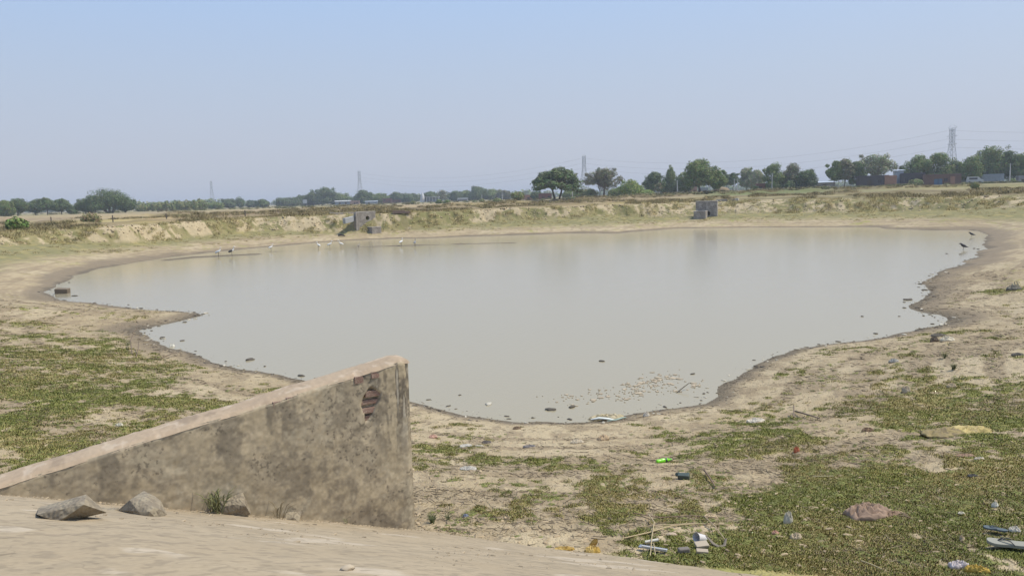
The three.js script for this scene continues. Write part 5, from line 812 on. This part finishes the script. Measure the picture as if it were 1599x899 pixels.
scrap(1355, 674, 18, .4, 64, [.19, .13, .085], 'dark flat clod on sparse grass left of the yellow sack', 'clod', 'clod', .35);
scrap(1530, 718, 14, .4, 65, [.55, .51, .44], 'white flat scrap below the yellow sack', 'scrap', 'scrap', .3);
scrap(1508, 713, 26, .4, 66, [.28, .19, .14], 'brownish rag pressed in the ground below the yellow sack', 'rag', 'rag', .15);
scrap(1520, 745, 13, .6, 67, [.06, .06, .06], 'dark shoe-like scrap in grass below the brownish rag', 'scrap', 'scrap', .25);
scrap(1480, 533, 19, .4, 68, [.6, .56, .47], 'white stone slab on the right shore beside dark rubbish', 'stone', 'stone', .4);
scrap(1466, 525, 20, .5, 69, [.11, .1, .085], 'dark plastic rubbish on the right shore above the white stone', 'rubbish', 'rubbish', .22);
scrap(1460, 534, 12, .5, 70, [.13, .1, .075], 'brown stone left of the white stone slab on the right shore', 'stone', 'stone', .6);
scrap(1583, 453, 20, .6, 71, [.14, .135, .115], 'dark bundle of rubbish on the green patch at the right edge', 'rubbish', 'rubbish', .35);
scrap(1588, 449, 14, .6, 72, [.5, .44, .3], 'pale bundle behind the dark bundle of rubbish at right edge', 'rubbish', 'rubbish', .7);
scrap(1487, 605, 14, .5, 73, [.45, .37, .26], 'tan stone on the right shore above the grass', 'stone', 'stone', .5);
scrap(1590, 555, 18, .4, 74, [.1, .095, .085], 'dark flat stone at the right edge above the grass', 'stone', 'stone', .2);
scrap(1415, 613, 12, .8, 75, [.42, .36, .28], 'pale lump with dark side where the grass starts at the right', 'stone', 'stone', .8);
scrap(1396, 566, 14, .5, 76, [.36, .36, .35], 'grey-white wrapper on the right shore mud', 'wrapper', 'wrapper', .4);
scrap(268, 542, 8, .7, 77, [.68, .67, .62], 'white scrap at the left inlet waterline', 'scrap', 'scrap', .6);
scrap(186, 666, 10, .5, 79, [.62, .6, .52], 'white scrap on the left grass above the wall top', 'scrap', 'scrap', .5);
{ const p = onRamp(541, 890), L = sizeAt(p, 22); put('stone', 'flat pale stone lying on the concrete ramp', 'stone', T(lump(L, L * .4, L * .6, 6, .25, 2), 0, L * .12, 0), std(.42, .35, .25), p, .3); }
{ // broken things by the ramp's lower edge
  let p = onGround(1094, 848), s = sizeAt(p, 17); const t = thing('paper_cup', 'dented white paper cup tipped on the grass by the bricks', 'cup', p.clone().add(V(0, s * .42, 0)), .4), cup = new THREE.LatheGeometry([[0, -.5], [.33, -.5], [.335, -.47], [.43, .48], [.45, .5], [.43, .5], [.415, .47], [.32, -.46], [0, -.46]].map(([r, y]) => new THREE.Vector2(r * s, y * s)), 20); const q = cup.attributes.position; for (let i = 0; i < q.count; i++) q.setX(i, q.getX(i) * (1 - .25 * vn(q.getY(i) * 14 + 9, 4))); cup.computeVertexNormals(); obj('cup', T(cup, 0, 0, 0, .3, 0, 1.2), std(.58, .56, .54, .6), t);
  p = onGround(1096, 856); s = sizeAt(p, 19); put('tile', 'pale square tile lying flat, upper of two below the paper cup', 'tile', T(rbox(s, .022, s * .75, .006), 0, .03, 0, .12, 0, .05), std(.40, .34, .25), p, .1, 'pale broken tiles below the cup');
  p = onGround(1097, 864); s = sizeAt(p, 17); put('tile', 'pale broken tile half under the upper tile', 'tile', T(rbox(s, .022, s * .6, .006), 0, .018, 0, .05, 0, -.04), std(.37, .31, .23), p, -.15, 'pale broken tiles below the cup');
  p = onGround(1068, 864); s = sizeAt(p, 17); put('brick', 'grey-topped half brick on the grass left of the tiles', 'brick', T(rbox(s, s * .5, s * .55, .012, 3), 0, s * .2, 0), std(.17, .15, .13), p, .15);
  p = onGround(1120, 853); s = sizeAt(p, 26); put('strap', 'curled brown rubber strap on the grass right of the cup', 'strap', sweep([V(-s * .5, .06, -.06), V(-s * .25, .03, .02), V(0, .02, .06), V(s * .3, .03, .06), V(s * .5, .06, 0)], [.008, .016, .018, .016, .008], 8, .4), std(.17, .14, .1, .6), p);
  p = onGround(1020, 862); s = sizeAt(p, 42); const f = thing('plastic_strip', 'long blue-grey plastic strip with a white edge across the grass', 'plastic strip', p.clone().add(V(0, .03, 0)), -.45); obj('strip', rbox(s, .01, .05, .004), std(.19, .22, .27, .5), f); obj('white_edge', T(rbox(s * .9, .022, .014, .005), s * .08, .012, .03), std(.5, .49, .46, .5), f);
  p = onGround(1018, 850); s = sizeAt(p, 20); put('tube', 'short white tube lying by the blue-grey strip', 'tube', T(new THREE.CylinderGeometry(.011, .013, s, 10), 0, .03, 0, 0, 0, Math.PI / 2 + .1), std(.6, .58, .5), p, .1);
  p = onGround(1049, 837); s = sizeAt(p, 13); put('clay_shard', 'small pale shard above the half brick', 'shard', T(lump(s, s * .4, s * .6, 4, .3, 2), 0, .01, 0), std(.42, .33, .24), p);
}
function stick(pts, rPx, col, label, name = 'stick', cat = 'stick', lift = .02, group) { const P = pts.map(([x, y, h]) => onGround(x, y).add(V(0, (h ?? 0) + lift, 0))), r = sizeAt(P[0], rPx) / 2; return put(name, label, cat, sweep(P, P.map((_, i) => r * (1 - .5 * i / P.length)), 6), std(...col), V(0, 0, 0), 0, group); }
const GS = 'dry sticks strewn below the green bottle';
stick([[975, 844], [1010, 836], [1050, 826], [1090, 821], [1140, 823]], 2.4, [.42, .33, .19], 'longest pale dry stalk sweeping right above the paper cup', 'dry_stalk', 'stalk', .02, GS);
stick([[1000, 826], [1040, 824], [1085, 820]], 1.8, [.40, .31, .19], 'straight pale stalk lying above the longest one', 'dry_stalk', 'stalk', .02, GS);
stick([[1100, 815, .02], [1118, 832, .03], [1132, 850, .02]], 1.7, [.38, .29, .18], 'stalk slanting down to the curled rubber strap', 'dry_stalk', 'stalk', .02, GS);
stick([[1013, 812], [1022, 825], [1018, 850], [1016, 878]], 1.8, [.42, .34, .2], 'thin stalk crossing over the blue-grey strip towards the ramp', 'dry_stalk', 'stalk', .05, GS);
stick([[1021, 858], [1024, 876]], 1.6, [.40, .33, .2], 'short stalk beside the one crossing the strip', 'dry_stalk', 'stalk', .05, GS);
stick([[990, 806], [1030, 812], [1080, 808], [1120, 812]], 1.6, [.22, .15, .1], 'dark reddish twig lying along the top of the strewn stalks', 'twig', 'twig', .02, GS);
stick([[1100, 741, .03], [1108, 752, .03], [1117, 764, .01]], 3, [.17, .115, .075], 'short brown stick slanting on bare ground right of the dark container', 'stick', 'stick', .02);
stick([[1240, 645, .02], [1258, 652, .04], [1280, 656, .01]], 2.6, [.15, .11, .08], 'dark bent stick on the sandy shore right of the white cloth', 'stick', 'stick', .02);
stick([[1240, 656, .05], [1240, 648, .16]], 2.4, [.2, .15, .1], 'short upright twig at the end of the dark bent stick', 'twig', 'twig', .0);
stick([[1270, 751], [1302, 751]], 1.6, [.4, .34, .2], 'thin straight straw lying on the right-hand grass', 'straw', 'straw', .05);
stick([[1345, 887], [1360, 892], [1378, 900]], 2.0, [.42, .35, .2], 'pale straw at the bottom edge among grass', 'straw', 'straw', .05);
stick([[206, 555, 0], [204, 545, .22], [210, 537, .38], [216, 534, .42]], 1.5, [.16, .115, .075], 'thin arching twig standing on the left shore', 'twig', 'twig', 0);
stick([[212, 558, .02], [216, 552, .14], [217, 545, .22]], 1.4, [.17, .12, .08], 'short upright twig beside the arching twig', 'twig', 'twig', 0);
stick([[232, 561, .02], [250, 563, .05], [268, 558, .1], [276, 556, .08]], 1.6, [.15, .11, .075], 'low branched twig lying right of the arching twig', 'twig', 'twig', 0);
stick([[66, 506, .02], [94, 507, .02]], 2.4, [.36, .29, .18], 'pale stick lying on the sand at far left', 'stick', 'stick', .02);
for (const [x, y, k] of [[80, 354, 'leftmost'], [176, 349, 'second'], [260, 348, 'third'], [383, 346, 'rightmost']]) { const p = atDepth(x, y, 92), y0 = groundBase(p.x, p.z); put('fence_post', k + ' of four short dark posts on the field left of the culvert', 'post', T(new THREE.CylinderGeometry(.06, .07, 1, 7), 0, .45, 0, .03), std(.12, .1, .08), V(p.x, y0, p.z), 0, 'short field posts'); }
// weeds and crumbs at the wall's foot
const atFoot = (px) => { for (let s = .05; s < 2.6; s += .01) { const p = V(WALL_END.x + WD.x * s + WN.x * .09, 0, WALL_END.z + WD.z * s + WN.z * .09), q = rampInv(p.x, p.z); p.y = rampY(q[0], p.x, p.z); if (project(p)[0] < px) return p; } };
function weed(p, n, h, col, label, seed) { const r = RNG(seed), L = []; for (let i = 0; i < n; i++) { const a = r() * 6.283, l = h * (.5 + .6 * r()), q = .4 + .5 * r(), A = V((r() - .5) * h * .4, 0, (r() - .5) * h * .3), B = A.clone().add(V(Math.cos(a) * l * q * .5, l * .7, Math.sin(a) * l * q * .5)), C = A.clone().add(V(Math.cos(a) * l * q, l * .85, Math.sin(a) * l * q)); L.push(sweep([A, B, C], [h * .012, h * .022, h * .003], 4, .3)); } const t = thing('weed', label, 'weed', p); obj('blades', L, std(...col), t); return t; }
weed(atFoot(340), 46, .2, [.16, .165, .07], 'clump of green weeds at the wall foot beside a broken chunk', 5);
{ const p = atFoot(366); put('plaster_chunk', 'broken grey plaster chunk leaning at the wall foot by the weeds', 'rubble', T(chunk(.2, .16, .12, 9), 0, .05, 0, .3, 0, .3), crackMat, p, .4); }
weed(atFoot(436), 12, .15, [.2, .16, .09], 'dry brown sprig at the foot of the wall', 6);
{ const p = atFoot(460); put('plaster_chunk', 'small flat plaster chunk at the wall foot right of the dry sprig', 'rubble', T(chunk(.16, .06, .1, 12), 0, .02, 0), crackMat, p, .2); }
weed(atFoot(541), 10, .06, [.12, .15, .045], 'tiny green sprout at the wall foot', 8);
for (const [x, y, h, n, l, s] of [[675, 818, .1, 60, 'leafy weed tuft just right of the wall end', 21], [1490, 578, .15, 60, 'dark grass tuft on the right-hand sand', 22], [700, 813, .07, 40, 'small weed tuft right of the leafy one by the wall end', 23], [1475, 560, .16, 40, 'flat dark tuft on the right-hand sand, upper left of the other', 24]]) weed(onGround(x, y), n, h, [.11, .13, .045], l, s);
{ // grit and crumbs on the ramp, thickest along the wall
  const rnd = RNG(515), list = []; for (let i = 0; i < 2600; i++) { const s = .02 + 3.4 * rnd(), wall = rnd() < .45, u = wall ? .02 + .16 * rnd() * rnd() + .04 : 3.6 * rnd(), p = rampPt(s, u), k = .6 + .6 * rnd(), h = (wall ? .003 : .002) + .009 * Math.pow(rnd(), 6); if (!wall && fbm(p.x * 3, p.z * 3, 3) < .5) continue; list.push([p.x, p.y + h * .2, p.z, rnd() * 6.28, h * (1 + rnd()), h * .7, h, .33 * k, .265 * k, .175 * k]); }
  scatter('grit', lump(2, 2, 2, 3, .3, 1), bladeMat, list, 'grit and plaster crumbs lying on the concrete ramp', 'grit');
}
// things in and on the water
const wet = std(.085, .072, .052, .75);
{ const p = onWater(97, 458), s = sizeAt(p, 17); put('brick_lump', 'dark brick lump standing in the water near the left shore', 'masonry', T(rbox(s, s * .62, s * .6, .04, 3), 0, s * .1, 0, .08, 0, -.05), std(.16, .125, .085), p, .1); }
const floats = [[116, 462, 9, 'dark stone right of the brick lump in the water'], [147, 473, 5, 'tiny dark stone nearest the left shore sand'], [107, 441, 5, 'tiny dark stone beyond the brick lump'], [200, 476, 4, 'speck of debris off the sandy spit base'], [288, 503, 8, 'dark floating scrap under the sandy spit tip'], [225, 520, 5, 'dark pebble at the head of the left inlet'], [253, 527, 8, 'flat dark scrap in the left inlet'], [284, 532, 8, 'floating scrap in the middle of the left inlet'], [292, 551, 9, 'dark clod at the left inlet edge'], [303, 553, 5, 'small clod right of the dark inlet clod'], [390, 562, 18, 'dark floating weed streak below the left inlet'], [413, 572, 6, 'dark lump right of the floating weed streak'], [470, 587, 14, 'dark twiggy debris at the waterline behind the wall'],
  [718, 617, 6, 'small dark lump in the near water'], [763, 631, 18, 'pale floating film left of the floating scum'], [940, 564, 12, 'small floating scrap in mid water'], [1082, 584, 10, 'dark floating scrap above the scum at right'], [1347, 494, 7, 'dark speck off the right shore'], [1368, 521, 8, 'black stone off the right shore'], [1405, 494, 5, 'black pebble where the right shore juts out'], [1443, 493, 7, 'dark stone in the small right inlet'], [1457, 506, 7, 'dark stone at the small right inlet edge'], [1420, 468, 16, 'dark clod line off the right shore'], [1436, 440, 6, 'white fleck off the right shore'], [1479, 396, 5, 'dark pebble off the far right shore'], [1500, 397, 5, 'dark pebble beside the lower crow'], [1522, 388, 6, 'dark clump off the far right shore'], [1528, 389, 5, 'second dark clump off the far right shore'], [860, 640, 22, 'dark leafy debris afloat left of the stranded sack'], [893, 636, 16, 'twiggy debris afloat above the stranded sack']];
floats.forEach(([x, y, w, l], i) => { const p = onWater(x, y), s = sizeAt(p, w) * .8; put('floating_debris', l, 'debris', T(lump(s, s * .28, s * .6, i + 3, .35, 2), 0, .008, 0), l.includes('white') || l.includes('pale') ? std(.45, .42, .34) : wet, p, i); });
{ const a = onWater(1054, 614), b = onWater(1076, 608); put('stick', 'dark stick poking out of the near water at a slant', 'stick', sweep([V(a.x, -.02, a.z), V((a.x + b.x) / 2, .06, (a.z + b.z) / 2), V(b.x, .13, b.z)], [.012, .011, .008], 6), std(.1, .085, .06), V(0, 0, 0)); }
{ // pale scum and fallen petals afloat near the near shore
  const rnd = RNG(77), list = []; const lanes = [[1030, 592, 30, 10, 70], [1000, 600, 38, 9, 60], [975, 612, 48, 9, 46], [1025, 610, 48, 8, 40], [905, 620, 55, 8, 34], [1090, 600, 14, 5, 16], [985, 622, 20, 5, 14], [905, 630, 24, 4, 10]];
  for (const [x, y, w, h, n] of lanes) for (let i = 0; i < n; i++) { const gx = (rnd() + rnd() + rnd() - 1.5) * 1.2, gy = (rnd() + rnd() + rnd() - 1.5) * 1.2, p = onWater(x + gx * w - gy * 3, y + gy * h - gx * h * .5), k = .8 + .3 * rnd(), s = .008 + .05 * Math.pow(rnd(), 4); if (sd(p.x, p.z) > -.1) continue; list.push([p.x, .004 + .002 * rnd(), p.z, rnd() * 6.28, s * (1 + rnd()), 1, s, .41 * k, .335 * k, .23 * k]); }
  const disc = T(lump(2, .012, 2, 5, .4, 1), 0, 0, 0); scatter('floating_scum', disc, bladeMat, list, 'pale flecks of scum and petals floating near the close shore', 'scum');
}
{ // wrack along the near waterline: white and dark bits
  const rnd = RNG(91), list = []; for (let i = 0; i < 1500; i++) { const k = rnd() * (shore.length - 1), j = Math.floor(k), a = shore[j], b = shore[j + 1]; let x = lerp(a[0], b[0], k - j), z = lerp(a[1], b[1], k - j); if (z < -45) continue; x += (rnd() - .5) * .9; z += (rnd() - .5) * .9; const s0 = sd(x, z); if (s0 < -.35 || s0 > .45) continue; const pale = rnd() < .3, q = .7 + .5 * rnd(), s = (.006 + .028 * Math.pow(rnd(), 4)) * lerp(1, 1.6, sstep(15, 35, Math.hypot(x, z))); list.push([x, Math.max(0, groundY(x, z)) + s * .2, z, rnd() * 6.28, s * (1 + 1.5 * rnd()), s * .5, s, ...(pale ? [.46 * q, .42 * q, .33 * q] : [.09 * q, .075 * q, .055 * q])]); }
  scatter('shoreline_wrack', lump(2, 2, 2, 11, .4, 1), bladeMat, list, 'dark and pale bits of wrack along the near waterline', 'debris');
}
// birds
function bird(p, h, turn, label, o) {
  const t = thing('bird', label, 'bird', p, turn, o.group), L = h, white = std(...o.col, .8), P = (l) => l.map(([x, y]) => V(x * L, y * L, 0));
  obj('body', o.crow ? sweep(P([[-.62, .36], [-.42, .40], [-.2, .48], [.05, .58], [.22, .72], [.3, .82], [.38, .84], [.56, .80]]), [.03, .07, .16, .19, .14, .10, .085, .012].map((r) => r * L), 10, 1.0) : sweep(P([[-.36, .42], [-.26, .46], [-.1, .53], [.08, .60], [.17, .66], [.21, .74], [.155, .82], [.17, .91], [.225, .95], [.27, .945], [.30, .935], [.42, .90]]), [.02, .06, .12, .115, .07, .04, .032, .034, .05, .045, .02, .004].map((r) => r * L), 10, .8), white, t);
  obj('wing', T(lump(.5, .22, .28, 3, .08, 2), -.1 * L, .53 * L, 0, 0, 0, .42, L), std(...(o.wing ?? o.col), .8), t);
  for (const s of [-1, 1]) obj('leg', sweep([V(.0, .46 * L, s * .04 * L), V(-.02 * L, .23 * L, s * .045 * L), V(.02 * L, -.06 * L, s * .045 * L), V(.09 * L, -.07 * L, s * .05 * L)], [.02, .014, .013, .008].map((r) => r * L), 5), std(...(o.leg ?? [.04, .04, .035])), t);
}
const GB = 'white egrets wading along the far mud bar';
bird(onWater(341, 401), .78, .5, 'pale stooping wader on the sand bar, left of the black-bodied one', { col: [.62, .62, .6], wing: [.42, .45, .47] });
bird(onWater(362, 400), .8, .3, 'white wader with black underparts standing on the left sand bar', { col: [.66, .65, .62], wing: [.05, .05, .05] });
for (const [x, y, h, l, w] of [[423, 392, .55, 'small white egret alone between sand bar and the row of three', .6], [497, 389, .6, 'left egret of the row of three white egrets', 2.6], [515, 388, .62, 'middle egret of the row of three, leaning forward', .2], [532, 387, .62, 'right egret of the row of three white egrets', 3.4], [626.5, 384, .62, 'white egret standing apart right of the row of three', .9]]) bird(onWater(x, y), h * 1.15, w, l, { col: [.72, .71, .68], group: GB });
bird(onWater(648, 385), .72, 1.4, 'slim grey heron right of the lone egret', { col: [.2, .2, .2], wing: [.22, .22, .23] });
bird(onWater(560, 388), .5, .9, 'faint grey wader between the three egrets and the lone egret', { col: [.27, .25, .22], wing: [.25, .23, .2] });
bird(onWater(1518, 370), .42, Math.PI - .3, 'upper of two dark crows at the far right shore', { col: [.04, .04, .045], crow: 1 });
bird(onWater(1505, 390), .46, Math.PI - .2, 'lower of two dark crows, standing in shallow water at right', { col: [.04, .04, .045], crow: 1 });
{ const p = onGround(533, 369), t = thing('driftwood', 'small dark driftwood log on the far sand below the left-hand culvert', 'log', p); obj('log', sweep([V(-.35, .1, 0), V(-.1, .18, .05), V(.2, .12, 0), V(.42, .05, .1)], [.07, .11, .1, .04], 8), std(.06, .05, .04), t); }
renderer.render(scene, camera);
